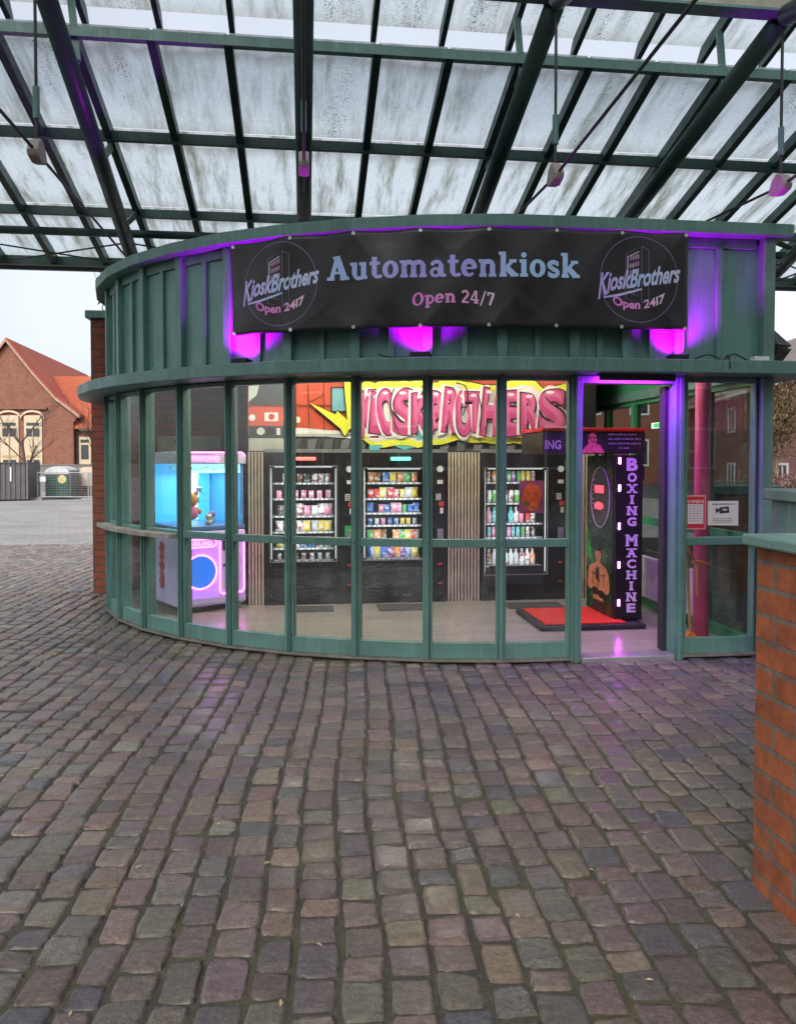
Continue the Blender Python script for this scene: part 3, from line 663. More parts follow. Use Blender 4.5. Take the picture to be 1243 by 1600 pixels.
# ------------------------------------------------------------------ magenta floodlights on the ledge
def flood(name, label, x, y, n_, power, lean=0):
    th = thing(name, label, 'floodlight', (x, y, 2.238), 0, 'magenta floodlights on the ledge')
    t = (-n_[1], n_[0]); P = lambda a, d, z: (x + t[0] * a + n_[0] * d, y + t[1] * a + n_[1] * d, z)
    q = MB(); F = ((x, y), t, n_)
    q.hexa([P(-.065, .045, 2.262), P(.065, .045, 2.262), P(.065, -.02, 2.25), P(-.065, -.02, 2.25), P(-.075, .05, 2.30), P(.075, .05, 2.30), P(.075, -.035, 2.283), P(-.075, -.035, 2.283)])
    h = q.build('housing', BLACKM, th, .004)
    MB().add([P(-.062, .038, 2.3005), P(.062, .038, 2.3005), P(.062, -.026, 2.288), P(-.062, -.026, 2.288)], [(0, 1, 2, 3)]).build('lens', emit('magenta_lens', (.7, .0, 1), 4), th)
    b_ = MB(); b_.fbox(F, -.085, -.076, -.01, .015, 2.2385, 2.285); b_.fbox(F, .076, .085, -.01, .015, 2.2385, 2.285); b_.fbox(F, -.0755, .0755, -.01, .015, 2.2385, 2.243); b_.build('bracket', BLACKM, th)
    ld = bpy.data.lights.new('flood_light', 'SPOT'); ld.energy = power; ld.color = AMAG; ld.spot_size = R(140); ld.spot_blend = .9; ld.shadow_soft_size = .03
    lo = bpy.data.objects.new('flood_light', ld); C.objects.link(lo); lo.parent = th; lo.matrix_parent_inverse = INV[th.name]
    lo.location = P(0, .006, 2.325)
    d = Vector((-n_[0] * .30, -n_[1] * .30, 1)); lo.rotation_euler = d.to_track_quat('-Z', 'Y').to_euler()
def nrm(i):
    a = ANG[i]; t = (-math.cos(a), math.sin(a)); return (-t[1], t[0])
def bpt(sv, d):
    q = sv + s_start; x = np.interp(q, bs, bc[:, 0]); y = np.interp(q, bs, bc[:, 1]); t = np.array([np.interp(q + .02, bs, bc[:, 0]) - x, np.interp(q + .02, bs, bc[:, 1]) - y]); t /= np.hypot(*t)
    n_ = (float(t[1]), float(-t[0])); return float(x + n_[0] * d), float(y + n_[1] * d), n_
for sv, wd, pw in ((.05, 'left end', 60), (1.49, 'middle', 52), (3.43, 'right end', 60)):
    fx, fy, fn = bpt(sv, -.052)
    flood('floodlight', 'small black floodlight glowing magenta under the %s of the banner' % wd, fx, fy, fn, pw)
th = thing('led_lamp', 'purple LED strip lamp shining down over the open doorway', 'lamp', (2.4, 5.50, 2.14))
MB().box(2.12, 2.70, 5.452, 5.462, 2.092, 2.1415).box(2.12, 2.70, 5.4625, 5.51, 2.134, 2.1415).build('housing', BLACKM, th)
MB().box(2.14, 2.68, 5.475, 5.495, 2.130, 2.1335).build('lens', emit('purple_strip', (.55, .03, 1), 6), th)
ld = bpy.data.lights.new('led_light', 'AREA'); ld.shape = 'RECTANGLE'; ld.size = .5; ld.size_y = .03; ld.energy = 15; ld.color = (.42, .012, 1)
lo = bpy.data.objects.new('led_light', ld); C.objects.link(lo); lo.parent = th; lo.matrix_parent_inverse = INV[th.name]; lo.location = (2.42, 5.487, 2.128); lo.rotation_euler = (R(12), 0, 0)
cb = MB()
for pts in ([(2.84, 5.50, 2.25), (2.95, 5.46, 2.29), (3.03, 5.40, 2.245), (3.05, 5.352, 2.27), (3.052, 5.33, 2.16)], [(3.06, 5.40, 2.243), (3.16, 5.47, 2.30), (3.27, 5.46, 2.25), (3.34, 5.42, 2.243)], [(.90, 5.56, 2.25), (.78, 5.50, 2.243), (.60, 5.56, 2.25), (.52, 5.64, 2.28)]):
    cb.tube([tuple(q) for q in catmull([pts[0]] + pts + [pts[-1]], 6)], .006, 6)
tag(cb.build('power_cable', BLACKM), 'thin black cables curling loosely along the top of the green ledge', 'cable')
tag(MB().box(3.26, 3.38, 5.37, 5.43, 2.239, 2.272).build('junction_box', WHITE, None, .004), 'small white junction box lying on the ledge right of the banner', 'junction box')

# ------------------------------------------------------------------ wall mural (photo pixels -> the wall plane v = 8.05)
def on_wall(a, b, v=8.05):
    x, y = 380 + a / 2.39, 570 + b / 2.39
    r = ((x - 621.5) / 1217, 1.0, -(y - 757) / 1217); p_ = R(1.67); c_, s_ = math.cos(p_), math.sin(p_)
    r = (r[0], c_ + r[2] * s_, -s_ + r[2] * c_)
    ru = r[0] * math.cos(YAW) + r[1] * math.sin(YAW); rv = -r[0] * math.sin(YAW) + r[1] * math.cos(YAW)
    t = v / rv; return (ru * t, HC + r[2] * t)
mural = thing('graffiti_mural', 'spray painted mural of a red locomotive with pink bubble letters above the machines', 'mural', (1.1, 8.06, 1.64))
MC = {}
def mcol(c_):
    if c_ not in MC: MC[c_] = mat('mural_paint', c_, .45, 0, .10, 9)
    return MC[c_]
ML = [0]
def mp(name, pts, c_, dens=False):
    q = MB(); ML[0] += 1; y = 8.068 - .0006 * ML[0]
    if dens: V_, F_ = pts; q.add([(*[on_wall(*p_)[0]], y, on_wall(*p_)[1]) for p_ in V_], F_)
    else: q.poly([(on_wall(*p_)[0], y, on_wall(*p_)[1]) for p_ in pts][::-1])
    return q.build(name, mcol(c_), mural)
Q = lambda x0, y0, x1, y1: [(x0, y0), (x1, y0), (x1, y1), (x0, y1)]
mp('backdrop', Q(18, -12, 1240, 345), (.30, .17, .32))
mp('sky_band', Q(18, 30, 1240, 62), (.48, .27, .27))
mp('train_side', Q(195, 55, 1240, 262), (.52, .075, .035))
mp('undercarriage', Q(18, 262, 1240, 344), (.055, .055, .055))
mp('train_nose', [(18, 52), (195, 52), (195, 235), (18, 235)], (.56, .085, .045))
mp('windscreen', [(20, 62), (152, 62), (160, 150), (20, 150)], (.05, .05, .052))
mp('wind_light', [(20, 64), (62, 64), (50, 112), (20, 138)], (.42, .45, .42))
mp('lamp_panel', Q(80, 178, 130, 210), (.75, .72, .66))
mp('lamp', (oval(105, 194, 12, 12, .1, .1)), (.55, .05, .03), True)
mp('lamp', (oval(33, 197, 12, 12, .1, .1)), (.75, .74, .70), True)
mp('lamp', (oval(203, 205, 10, 12, .1, .1)), (.75, .68, .45), True)
mp('bumper', Q(20, 228, 158, 272), (.05, .05, .05))
mp('bumper_light', (oval(65, 248, 15, 14, .1, .1)), (.55, .56, .50), True)
mp('bumper_light', (oval(100, 248, 14, 14, .1, .1)), (.02, .02, .02), True)
mp('bumper_plate', Q(124, 236, 138, 262), (.6, .6, .58))
mp('skirt', Q(20, 274, 158, 322), (.42, .42, .36))
mp('white_band', [(170, 232), (420, 252), (440, 278), (170, 258)], (.68, .66, .62))
mp('grille', Q(165, 258, 440, 268), (.40, .40, .38))
mp('cab_window', Q(326, 82, 402, 178), (.02, .03, .03))
mp('cab_glass', Q(332, 88, 398, 172), (.16, .34, .38))
for pts in ([(195, 60), (240, 48), (246, 235)], [(240, 48), (300, 62), (330, 62)], [(246, 140), (300, 110), (300, 62)], [(300, 110), (302, 245)], [(20, 150), (330, 152)], [(195, 60), (198, 235)]):
    mp('panel_line', stroke(pts, 3), (.05, .015, .012), True)
for x in range(180, 1180, 62):
    mp('running_gear', [(x, 280), (x + 34, 276), (x + 24, 322), (x - 6, 322)], (.16, .16, .155) if x % 4 else (.10, .11, .10))
mp('purple_strip', [(430, 18), (1240, 6), (1240, 44), (430, 44)], (.24, .12, .34))
for x in (560, 742, 925, 1100): mp('yellow_tick', [(x, 40), (x + 26, 20), (x + 52, 20), (x + 34, 40)], (.62, .58, .12))
top = [(438, 75), (462, 58), (492, 70), (520, 52), (556, 62), (588, 55), (620, 64), (655, 56), (690, 70), (726, 66), (742, 45), (772, 60), (800, 40), (815, 62), (850, 66), (900, 78), (940, 76), (985, 62), (1040, 52), (1085, 58), (1120, 92), (1160, 80), (1210, 70)]
bot = [(1210, 240), (1150, 262), (1105, 285), (1060, 300), (1010, 292), (960, 300), (900, 290), (850, 292), (800, 280), (740, 298), (690, 300), (650, 310), (620, 302), (575, 300), (530, 308), (490, 312), (455, 285), (425, 262), (440, 200)]
bolt = [(246, 142), (345, 186), (350, 172), (388, 206), (376, 66), (410, 40), (436, 74)]
bolt2 = [(440, 200), (425, 262), (398, 238), (378, 268), (362, 238)]
def fan(pts):
    return pts
def grow(pts, k):
    P = [Vector(q) for q in pts]; o_ = []
    for i in range(len(P)):
        d = (P[(i + 1) % len(P)] - P[i - 1]).normalized(); o_.append(tuple(P[i] + Vector((d.y, -d.x)) * k))
    return o_
cloud = bolt + top[1:] + bot[:-1] + bolt2[1:]
mp('outline', grow(cloud, 4.5), (.012, .012, .012)); mp('cloud', cloud, (.68, .66, .05))
inner = [(a_, b_ + 26 + 5 * math.sin(a_ * .09)) for a_, b_ in top] + [(a_, b_ - 24 + 5 * math.sin(a_ * .07)) for a_, b_ in bot[:-2]]
mp('halo', inner, (.70, .62, .60))
for pts in ([(470, 300), (520, 300), (500, 322), (470, 318)], [(560, 300), (640, 306), (600, 318)], [(1120, 95), (1160, 84), (1150, 104)], [(640, 250), (668, 240), (672, 276), (648, 284)]):
    mp('cyan_patch', pts, (.12, .42, .46))
letters = [('K', 432, 500), ('I', 476, 512), ('O', 502, 566), ('S', 560, 640), ('K', 628, 700), ('B', 692, 752), ('R', 742, 802), ('O', 790, 846), ('T', 826, 896), ('H', 886, 948), ('E', 962, 1036), ('R', 1030, 1106), ('S', 1098, 1192)]
def bubble(ch, x0, x1, y0, y1, grow_, sk):
    v, f = text2d(ch, 1, .055 + grow_, 0, 8)
    v = fit(v, x0, x1, -y1, -y0); cx_ = (x0 + x1) / 2
    return [(a_ + sk * (b_ + 180) * .16 + 3 * math.sin(b_ * .033 + x0), -b_ + 4 * math.sin(a_ * .055 + x0 * .3)) for a_, b_ in v], f
for i, (ch, x0, x1) in enumerate(letters):
    y0 = 97 + 9 * math.sin(i * 1.9); y1 = 262 + 10 * math.sin(i * 2.7 + 1); sk = math.sin(i * 2.3) * .6
    for nm, g, dx, c_ in (('letter_halo', 9, 0, (.74, .66, .64)), ('letter_shadow', 4.5, 3, (.03, .012, .025)), ('letter', 0, 0, (.52, .06, .19))):
        v, f = bubble(ch, x0 - g + dx - 2, x1 + g + dx + 2, y0 - g, y1 + g, .03 if g else 0, sk); mp(nm, (v, f), c_, True)
    v, f = bubble(ch, x0 + 9, x1 - 7, y0 + 9, y1 - 30, -.045, sk); mp('letter_shade', (v, f), (.60, .13, .28), True)
    mp('highlight', oval(x0 + (x1 - x0) * .42, y0 + 14, (x1 - x0) * .16, 6, .1, .1), (.80, .62, .66), True)

for pts in ([(560, 90), (548, 140), (556, 200), (580, 262)], [(660, 80), (690, 110), (672, 170), (700, 260)], [(790, 70), (826, 84), (832, 140), (812, 196)], [(870, 110), (884, 170), (876, 240)], [(1120, 120), (1150, 150), (1195, 150)]):
    mp('black_swirl', stroke([tuple(q_) for q_ in catmull([pts[0]] + pts + [pts[-1]], 8)], 4), (.015, .012, .014), True)
# ------------------------------------------------------------------ vending machines and their goods
STRIPW = emit('cool_white_strip', (.95, .97, 1), .4)
RAILM = mat('rail_grey', (.26, .26, .27), .5)
LINER = mat('machine_liner', (.20, .20, .21), .5, 0, .1)
STK = [mat('sticker', c_, .5, 0, .1) for c_ in ((.7, .68, .66), (.55, .06, .05), (.4, .36, .3))]
def vending(label, u0, u1, w0, w1, zb, zt, shelves, led, kp):
    th = thing('vending_machine', label, 'vending machine', ((u0 + u1) / 2, 8.2, .03), 0, 'vending machines set in the back wall')
    zb0, zt1 = .032, 1.594
    q = MB(); q.box(u0, w0, 8.03, 8.75, zb0, zt1); q.box(w1, u1, 8.03, 8.75, zb0, zt1); q.box(w0, w1, 8.03, 8.75, zb0, zb); q.box(w0, w1, 8.03, 8.75, zt, zt1); q.box(w0, w1, 8.60, 8.75, zb, zt)
    q.build('cabinet', BLACK, th)
    q = MB(); q.box(w0, w1, 8.595, 8.5995, zb, zt); q.build('liner', LINER, th)
    for z in shelves:
        s_ = MB().box(w0 + .03, w1 - .03, 8.13, 8.58, z - .012, z).build('shelf', SILVER, th)
        MB().box(w0 + .03, w1 - .03, 8.122, 8.1295, z - .018, z + .002).build('price_rail', RAILM, s_)
        tg = MB(); x = w0 + .06
        while x < w1 - .07: tg.box(x, x + .018, 8.1205, 8.1215, z - .016, z - .002); x += random.choice((.045, .06, .075))
        tg.build('price_tags', WHITE, s_)['kind'] = 'stuff'
    q = MB(); f = .008
    q.box(w0, w1, 8.018, 8.0295, zt - f, zt); q.box(w0, w1, 8.018, 8.0295, zb, zb + f); q.box(w0, w0 + f, 8.018, 8.0295, zb + f, zt - f); q.box(w1 - f, w1, 8.018, 8.0295, zb + f, zt - f)
    q.build('window_frame', RAILM, th)
    MB().box(w0 + f, w1 - f, 8.022, 8.027, zb + f, zt - f).build('window_pane', CLEAR, th)
    for x in (w0 + .013, w1 - .021): MB().box(x, x + .008, 8.06, 8.068, zb + .03, zt - .03).build('light_strip', STRIPW, th)
    MB().box(w0 + .05, w1 - .05, 8.05, 8.07, zt - .02, zt - .006).build('light_strip', STRIPW, th)
    ld = bpy.data.lights.new('machine_light', 'AREA'); ld.shape = 'RECTANGLE'; ld.size = w1 - w0 - .1; ld.size_y = zt - zb - .1; ld.energy = 1.7; ld.color = (.97, .98, 1)
    lo = bpy.data.objects.new('machine_light', ld); C.objects.link(lo); lo.parent = th; lo.matrix_parent_inverse = INV[th.name]; lo.location = ((w0 + w1) / 2, 8.045, (zb + zt) / 2); lo.rotation_euler = (R(90), 0, 0)
    # operating column
    k = kp
    q = MB(); q.lathe([(.0, 0), (.034, 0), (.034, .008), (.024, .008), (.024, .004), (0, .004)], (0, 0, 0), 18)
    q.v = [(k + a_, 8.0295 - c_, 1.425 + b_) for a_, b_, c_ in q.v]; q.build('bill_ring', WHITE, th)
    MB().box(k - .03, k + .03, 8.024, 8.0295, 1.27, 1.31).build('display', STK[0], th)
    pd = MB()
    for r_ in range(4):
        for c2 in range(3): pd.box(k - .045 + c2 * .019, k - .031 + c2 * .019, 8.024, 8.0295, 1.10 + r_ * .018, 1.113 + r_ * .018)
    pd.build('keypad', STK[0], th)
    MB().box(k - .015, k + .04, 8.0245, 8.0295, 1.035, 1.085).build('notice', STK[1], th)
    MB().box(k + .0, k + .035, 8.0245, 8.0295, .96, 1.02).build('notice', STK[0], th)
    MB().box(k - .03, k + .035, 8.018, 8.0295, .68, .80).build('coin_slot', SILVER, th, .003)
    if led == 1:
        MB().box(k - .05, k + .035, 8.02, 8.0295, .67, .84).build('green_reader', emit('green_reader_glow', (.02, .55, .12), .25, (.01, .03, .01)), th)
    MB().box(k - .02, k + .02, 8.024, 8.0295, .22, .235).box(k - .02, k + .02, 8.024, 8.0295, .42, .44).build('notice', STK[1], th)
    q = MB()
    for i in range(6):
        for z in (.12, .44): q.box(u0 + .06 + i * (u1 - u0 - .12) / 5, u0 + .066 + i * (u1 - u0 - .12) / 5, 8.026, 8.0295, z, z + .006)
    q.build('screw', SILVER, th)
    MB().box(w0 + .05, w1 - .05, 8.023, 8.0295, .20, .40).build('delivery_flap', BLACKM, th, .004)
    return th
vending('black vending machine with white and pink packs under a red light bar', -.41, .545, -.36, .33, .47, 1.462, (1.283, 1.12, .94, .775, .606, .484), 1, .455)
vending('black vending machine packed with colourful snack bags, under a turquoise light bar', .56, 1.47, .595, 1.245, .475, 1.44, (1.283, 1.117, .965, .836, .665, .489), 0, 1.40)
vending('black vending machine full of drink cans and bottles with a red poster on its window', 1.84, 2.885, 1.87, 2.56, .30, 1.44, (1.283, 1.06, .843, .694, .39), 0, 2.70)
for nm, x0, x1, c_, lb in (('light_bar', -.09, .11, (1, .12, .10), 'red glowing light bar above the vending machine nearest the claw machine'), ('light_bar', .88, 1.085, (.12, 1, .75), 'turquoise glowing light bar above the snack bag vending machine')):
    tag(MB().box(x0, x1, 7.985, 8.026, 1.515, 1.548).build(nm, emit('bar_glow', c_, 1.6), None, .006), lb, 'light bar')
poster = thing('poster', 'red and orange poster with a painted face stuck on the drinks machine window', 'poster', (2.38, 8.01, .95))
def panel(mb, x0, x1, z0, z1, y0, y1): return mb.box(x0, x1, y0, y1, z0, z1)
MB().box(2.245, 2.505, 8.0125, 8.0175, .955, 1.30).build('sheet', mat('poster_purple', (.27, .05, .16), .4, 0, .25, 9), poster)
q = MB(); q.poly([(2.38 + .105 * math.cos(a_) + .01 * math.sin(a_ * 3), 8.0115, 1.125 + .15 * math.sin(a_)) for a_ in [2 * math.pi * i / 26 for i in range(26)]]); q.build('face_print', mat('poster_red', (.62, .09, .03), .4, 0, .35, 12), poster)
q = MB()
for (x, z, a_, b_) in ((2.345, 1.165, .03, .008), (2.425, 1.165, .03, .008), (2.395, 1.02, .036, .007), (2.39, 1.095, .012, .014), (2.32, 1.06, .04, .03)): q.poly([(x + a_ * math.cos(t), 8.0108, z + b_ * math.sin(t)) for t in [2 * math.pi * i / 14 for i in range(14)]])
q.build('face_lines', mat('poster_olive', (.16, .10, .03), .4, 0, .3, 20), poster)

COLS = {'white': (.72, .71, .70), 'red': (.55, .045, .04), 'yellow': (.72, .50, .05), 'green': (.10, .36, .09), 'blue': (.05, .16, .50), 'orange': (.68, .23, .04), 'pink': (.68, .20, .36), 'brown': (.20, .09, .045), 'black': (.03, .03, .032), 'silver': (.5, .5, .52), 'purple': (.25, .09, .38), 'turquoise': (.10, .45, .50)}
PM = {}
def pmat(cn):
    if cn not in PM:
        m, n, l, p = newmat('wrapper_' + cn); tc = n.new('ShaderNodeTexCoord').outputs['Object']; oi = n.new('ShaderNodeObjectInfo')
        ad = n.new('ShaderNodeVectorMath'); ad.operation = 'ADD'; l.new(tc, ad.inputs[0]); l.new(oi.outputs['Random'], ad.inputs[1])
        c0 = COLS[cn]; alt = tuple(min(.8, x * .35 + .42) for x in c0) if sum(c0) < 1.6 else (.35, .12, .15)
        b_ = ramp(n, l, noise(n, l, mapping(n, l, ad.outputs[0], (14, 14, 26)), 1, 3), [(.50, 0), (.56, 1)])
        c_ = mix(n, l, b_, c0, alt); l.new(c_, p.inputs['Base Color']); p.inputs['Roughness'].default_value = .3
        PM[cn] = m
    return PM[cn]
def bag_mb(wd=.085, ht=.125, dp=.04):
    q = MB(); nx, nz = 6, 7; vs = []
    for sgn in (-1, 1):
        for j in range(nz + 1):
            for i in range(nx + 1):
                a_ = i / nx * 2 - 1; b_ = j / nz; bul = (1 - abs(a_) ** 2.5) * math.sin(math.pi * min(max((b_ - .06) / .88, 0), 1)) ** .6
                vs.append((a_ * wd / 2 * (1 - .06 * math.sin(math.pi * b_)), sgn * (.0015 + dp / 2 * bul), b_ * ht))
    N = (nx + 1) * (nz + 1); fs = []
    for j in range(nz):
        for i in range(nx):
            a_ = j * (nx + 1) + i; fs.append((a_, a_ + 1, a_ + nx + 2, a_ + nx + 1)); fs.append((N + a_, N + a_ + nx + 1, N + a_ + nx + 2, N + a_ + 1))
    return q.add(vs, fs)
def bottle_mb(): return MB().lathe([(.026, 0), (.030, .006), (.030, .10), (.028, .115), (.013, .145), (.013, .158)], n=12).lathe([(.015, .1585), (.015, .172)], n=12)
def can_mb(h=.135): return MB().lathe([(.023, 0), (.027, .008), (.027, h - .012), (.023, h - .003), (.024, h)], n=14)
def box_mb(): return MB().box(-.032, .032, -.02, .02, 0, .10)
KIND = {'snack_bag': (lambda: bag_mb(), 'snack bag', True), 'small_packet': (lambda: bag_mb(.07, .105, .03), 'small packet', True), 'drink_bottle': (bottle_mb, 'drink bottle', True), 'drink_can': (can_mb, 'drink can', True), 'carton_box': (box_mb, 'carton box', False)}
PROTO = {}
ORD = ['top', 'second', 'third', 'fourth', 'fifth', 'bottom']
def goods(kind, cn, x, y, z, rz, lab, sc=1.0):
    key = (kind, cn)
    if key not in PROTO:
        o = KIND[kind][0]().build(kind, pmat(cn), None, 0, KIND[kind][2]); PROTO[key] = o
    else:
        o = PROTO[key].copy(); C.objects.link(o)
    o.location = (x, y, z); o.rotation_euler = (0, 0, rz); o.scale = (sc, sc, sc)
    tag(o, lab, KIND[kind][1], lab)
def fill(w0, w1, zs, n_, table, mname, skip=()):
    for si, z in enumerate(zs):
        od = 'bottom' if si == len(zs) - 1 else ORD[si]
        kinds, cols, sc = table[si]
        i = 0; cnt = n_[si]
        for i in range(cnt):
            if random.random() < .06: continue
            x = w0 + .052 + (w1 - w0 - .104) * (i + .5) / cnt; kd = kinds[(i // 2) % len(kinds)]; cn = cols[int(random.random() * len(cols))]
            gap = (zs[si - 1] - z) if si else .16
            lab = f"{cn} {KIND[kd][1]} on the {od} shelf of the {mname}"
            goods(kd, cn, x + random.uniform(-.006, .006), 8.165 + random.uniform(0, .02), z + .001, random.uniform(-.35, .35), lab, min(sc, (gap - .03) / .15))
fill(-.36, .33, (1.283, 1.12, .94, .775, .606, .484), (8, 7, 8, 8, 7, 7), [
    (('small_packet',), ('white', 'black', 'brown'), .95), (('carton_box', 'small_packet'), ('white', 'pink', 'silver'), .8), (('small_packet', 'snack_bag'), ('white', 'black', 'silver', 'pink'), 1),
    (('snack_bag',), ('white', 'silver', 'brown', 'yellow'), 1), (('snack_bag',), ('blue', 'white', 'silver', 'yellow'), .9), (('small_packet',), ('white', 'silver', 'black'), .9)], 'machine nearest the claw machine')
fill(.595, 1.245, (1.283, 1.117, .965, .836, .665, .489), (7, 8, 9, 8, 8, 8), [
    (('snack_bag',), ('green', 'orange', 'yellow', 'blue', 'brown'), 1), (('small_packet', 'snack_bag'), ('white', 'silver', 'yellow', 'red'), 1), (('snack_bag', 'small_packet'), ('blue', 'pink', 'orange', 'green', 'white'), 1),
    (('small_packet',), ('yellow', 'silver', 'pink', 'blue'), 1), (('snack_bag',), ('yellow', 'orange', 'red', 'green', 'blue', 'brown'), 1), (('snack_bag',), ('blue', 'brown', 'orange', 'purple', 'yellow'), 1)], 'snack bag machine')
fill(1.87, 2.52, (1.283, 1.06, .843, .694, .39), (10, 9, 9, 10, 9), [
    (('drink_can',), ('white', 'yellow', 'green', 'orange', 'purple'), 1), (('drink_can',), ('green', 'white', 'orange', 'pink', 'silver'), 1), (('drink_bottle', 'drink_can'), ('white', 'red', 'green', 'pink', 'turquoise'), 1),
    (('drink_can',), ('white', 'pink', 'black', 'green', 'turquoise'), .95), (('drink_bottle',), ('white', 'silver', 'orange', 'brown'), 1)], 'drinks machine')

# ------------------------------------------------------------------ claw machine (own frame: front at y = 0, width along x)
cw, cdp = .71, .80
claw = thing('claw_machine', 'white claw machine with cyan glass case and pink neon outlines', 'claw machine', (-1.195, 7.58, .03), R(31), None, local=True)
PNEON = emit('pink_neon', (1, .10, .75), 5); CYANP = emit('cyan_light_panel', (.05, .42, .80), .55)
PWH = mat('lilac_glow_white', (.60, .50, .80), .35, 0, .02)  # white cabinet coloured lilac: the violet glow is put into its colour
MB().box(0, cw, 0, cdp, .06, .80).build('cabinet', PWH, claw, .03)
MB().box(.01, cw - .01, .01, cdp - .01, .80, .845).build('rim', mat('blue_trim', (.10, .19, .38), .4), claw, .008)
MB().box(.03, cw - .03, cdp - .04, cdp - .02, .845, 1.45).build('back_panel', CYANP, claw)
MB().box(.40, .52, cdp - .055, cdp - .041, .86, 1.42).build('mirror_strip', emit('white_panel', (.75, .95, 1), 1.0), claw)
BLP = glass_mat('blue_post', (.45, .7, .95), .05)
for x, y in ((.02, .02), (cw - .05, .02), (.02, cdp - .05), (cw - .05, cdp - .05)):
    MB().box(x, x + .03, y, y + .03, .846, 1.45).build('post', mat('blue_corner', (.12, .30, .60), .2), claw, .004)
MB().box(.052, cw - .052, .03, .034, .846, 1.45).build('front_pane', CLEAR, claw)
MB().box(.03, .034, .052, cdp - .052, .846, 1.45).build('side_pane', CLEAR, claw); MB().box(cw - .034, cw - .03, .052, cdp - .052, .846, 1.45).build('side_panel', emit('blue_side_panel', (.04, .25, .62), .35), claw)
hd_ = []
for cx_, cz, a0 in ((cw - .05, 1.52, 0), (.05, 1.52, 90)): hd_ += [(cx_ + .05 * math.cos(R(a0 + 90 * i / 6)), 0, cz + .05 * math.sin(R(a0 + 90 * i / 6))) for i in range(7)]
hdr = MB().ext([(0, 0, 1.45), (cw, 0, 1.45)] + hd_, (0, cdp, 0)).build('header', mat('header_white', (.62, .55, .66), .3), claw, .006)
def ftext(s, x0, x1, z0, z1, y, m_, name, par, bold=.02):
    v, f = text2d(s, 1, bold); v = fit(v, x0, x1, z0, z1); MB().add([(a_, y, b_) for a_, b_ in v], f).build(name, m_, par)
def neon(pts, r_, name, par, m_=None): MB().tube(pts, r_, 8).build(name, m_ or PNEON, par)
ftext('PARKLAND', .14, .42, 1.475, 1.525, -.004, PNEON, 'header_lettering', hdr)
neon([(.015, -.004, 1.458), (.015, -.004, 1.53), (.05, -.004, 1.558), (cw - .05, -.004, 1.562), (cw - .015, -.004, 1.53)], .006, 'neon_tube', hdr)
MB().box(.05, cw - .05, .035, .045, 1.36, 1.445).build('inner_sign', emit('pale_cyan_sign', (.35, .9, .95), .9), claw)
q = MB(); x = .13
while x < cw - .12:
    for k in range(4): xx = x + random.uniform(0, .02); zz = random.uniform(1.385, 1.415); q.box(xx, xx + random.choice((.004, .014)), .0342, .0348, zz, zz + random.choice((.004, .012)))
    x += .034
q.build('sign_marks', mat('teal_letters', (.02, .20, .22), .5), claw)
MB().box(.05, cw - .05, .3, .33, 1.40, 1.43).box(.33, .36, .1, .7, 1.375, 1.399).build('gantry', SILVER, claw)
q = MB(); q.tube([(.345, .31, 1.37), (.345, .31, 1.22)], .004, 6); q.lathe([(.01, 1.16), (.03, 1.18), (.03, 1.21), (.008, 1.22)], (.345, .31, 0), 12)
for a_ in (0, 120, 240):
    c_, s_ = math.cos(R(a_)), math.sin(R(a_)); q.tube([(.345 + .02 * c_, .31 + .02 * s_, 1.17), (.345 + .07 * c_, .31 + .07 * s_, 1.12), (.345 + .035 * c_, .31 + .035 * s_, 1.06)], .006, 6)
q.build('claw', SILVER, claw)
# cabinet front
MB().box(.03, .41, -.0025, -.0005, .14, .64).build('lit_panel', emit('violet_lit_panel', (.36, .10, .9), .55, (.5, .35, .8)), claw)
MB().poly([(.22 + .155 * math.cos(a_), -.0045, .40 + .155 * math.sin(a_)) for a_ in [2 * math.pi * i / 40 for i in range(40)]]).build('prize_door', emit('blue_prize_flap', (.02, .16, .70), .45), claw)
neon([(.22 + .165 * math.cos(a_), -.006, .40 + .165 * math.sin(a_)) for a_ in [2 * math.pi * i / 40 for i in range(41)]], .008, 'neon_tube', claw)
neon([(.42, -.006, .69), (.42, -.006, .20), (.44, -.006, .17), (.66, -.006, .17), (.68, -.006, .20), (.68, -.006, .72), (.66, -.006, .74), (.46, -.006, .74)], .007, 'neon_tube', claw)
neon([(.06, -.006, .64), (.35, -.006, .64), (.385, -.006, .665), (.385, -.006, .69), (.35, -.006, .715), (.06, -.006, .715)], .006, 'neon_tube', claw)
ftext('PARKLAND', .09, .34, .655, .70, -.004, PNEON, 'door_lettering', claw)
MB().box(.45, .53, -.006, -.001, .60, .70).build('coin_slot', BLACKM, claw, .002); MB().box(.455, .50, -.004, -.001, .44, .46).build('lock', BLACKM, claw)
MB().box(.05, cw - .05, .05, .06, .03, .059).build('plinth', BLACKM, claw)
for x in (.06, cw - .06):
    for y in (.06, cdp - .06): MB().lathe([(.02, .0), (.022, .02), (.022, .04), (.01, .059)], (x, y, 0), 10).build('caster', SILVER, claw)
# side print: stacked red shapes
q = MB()
for i, (z, a_, b_) in enumerate(((.62, .07, .06), (.53, .055, .05), (.44, .065, .055), (.35, .055, .05), (.27, .07, .06))):
    q.poly([(-.003 - .0004 * i, .42 - (a_ + .012 * math.sin(4 * t + i)) * math.cos(t), z + b_ * math.sin(t)) for t in [2 * math.pi * j / 18 for j in range(18)]])
q.build('side_print', mat('red_print', (.50, .05, .08), .4, 0, .3, 30), claw)
ld = bpy.data.lights.new('claw_light', 'AREA'); ld.size = .5; ld.size_y = .5; ld.shape = 'RECTANGLE'; ld.energy = 3; ld.color = (.6, .93, 1)
lo = bpy.data.objects.new('claw_light', ld); C.objects.link(lo); lo.parent = claw; lo.location = (cw / 2, cdp / 2, 1.35)
M31 = Matrix.Translation((-1.195, 7.58, .03)) @ Matrix.Rotation(R(31), 4, 'Z')
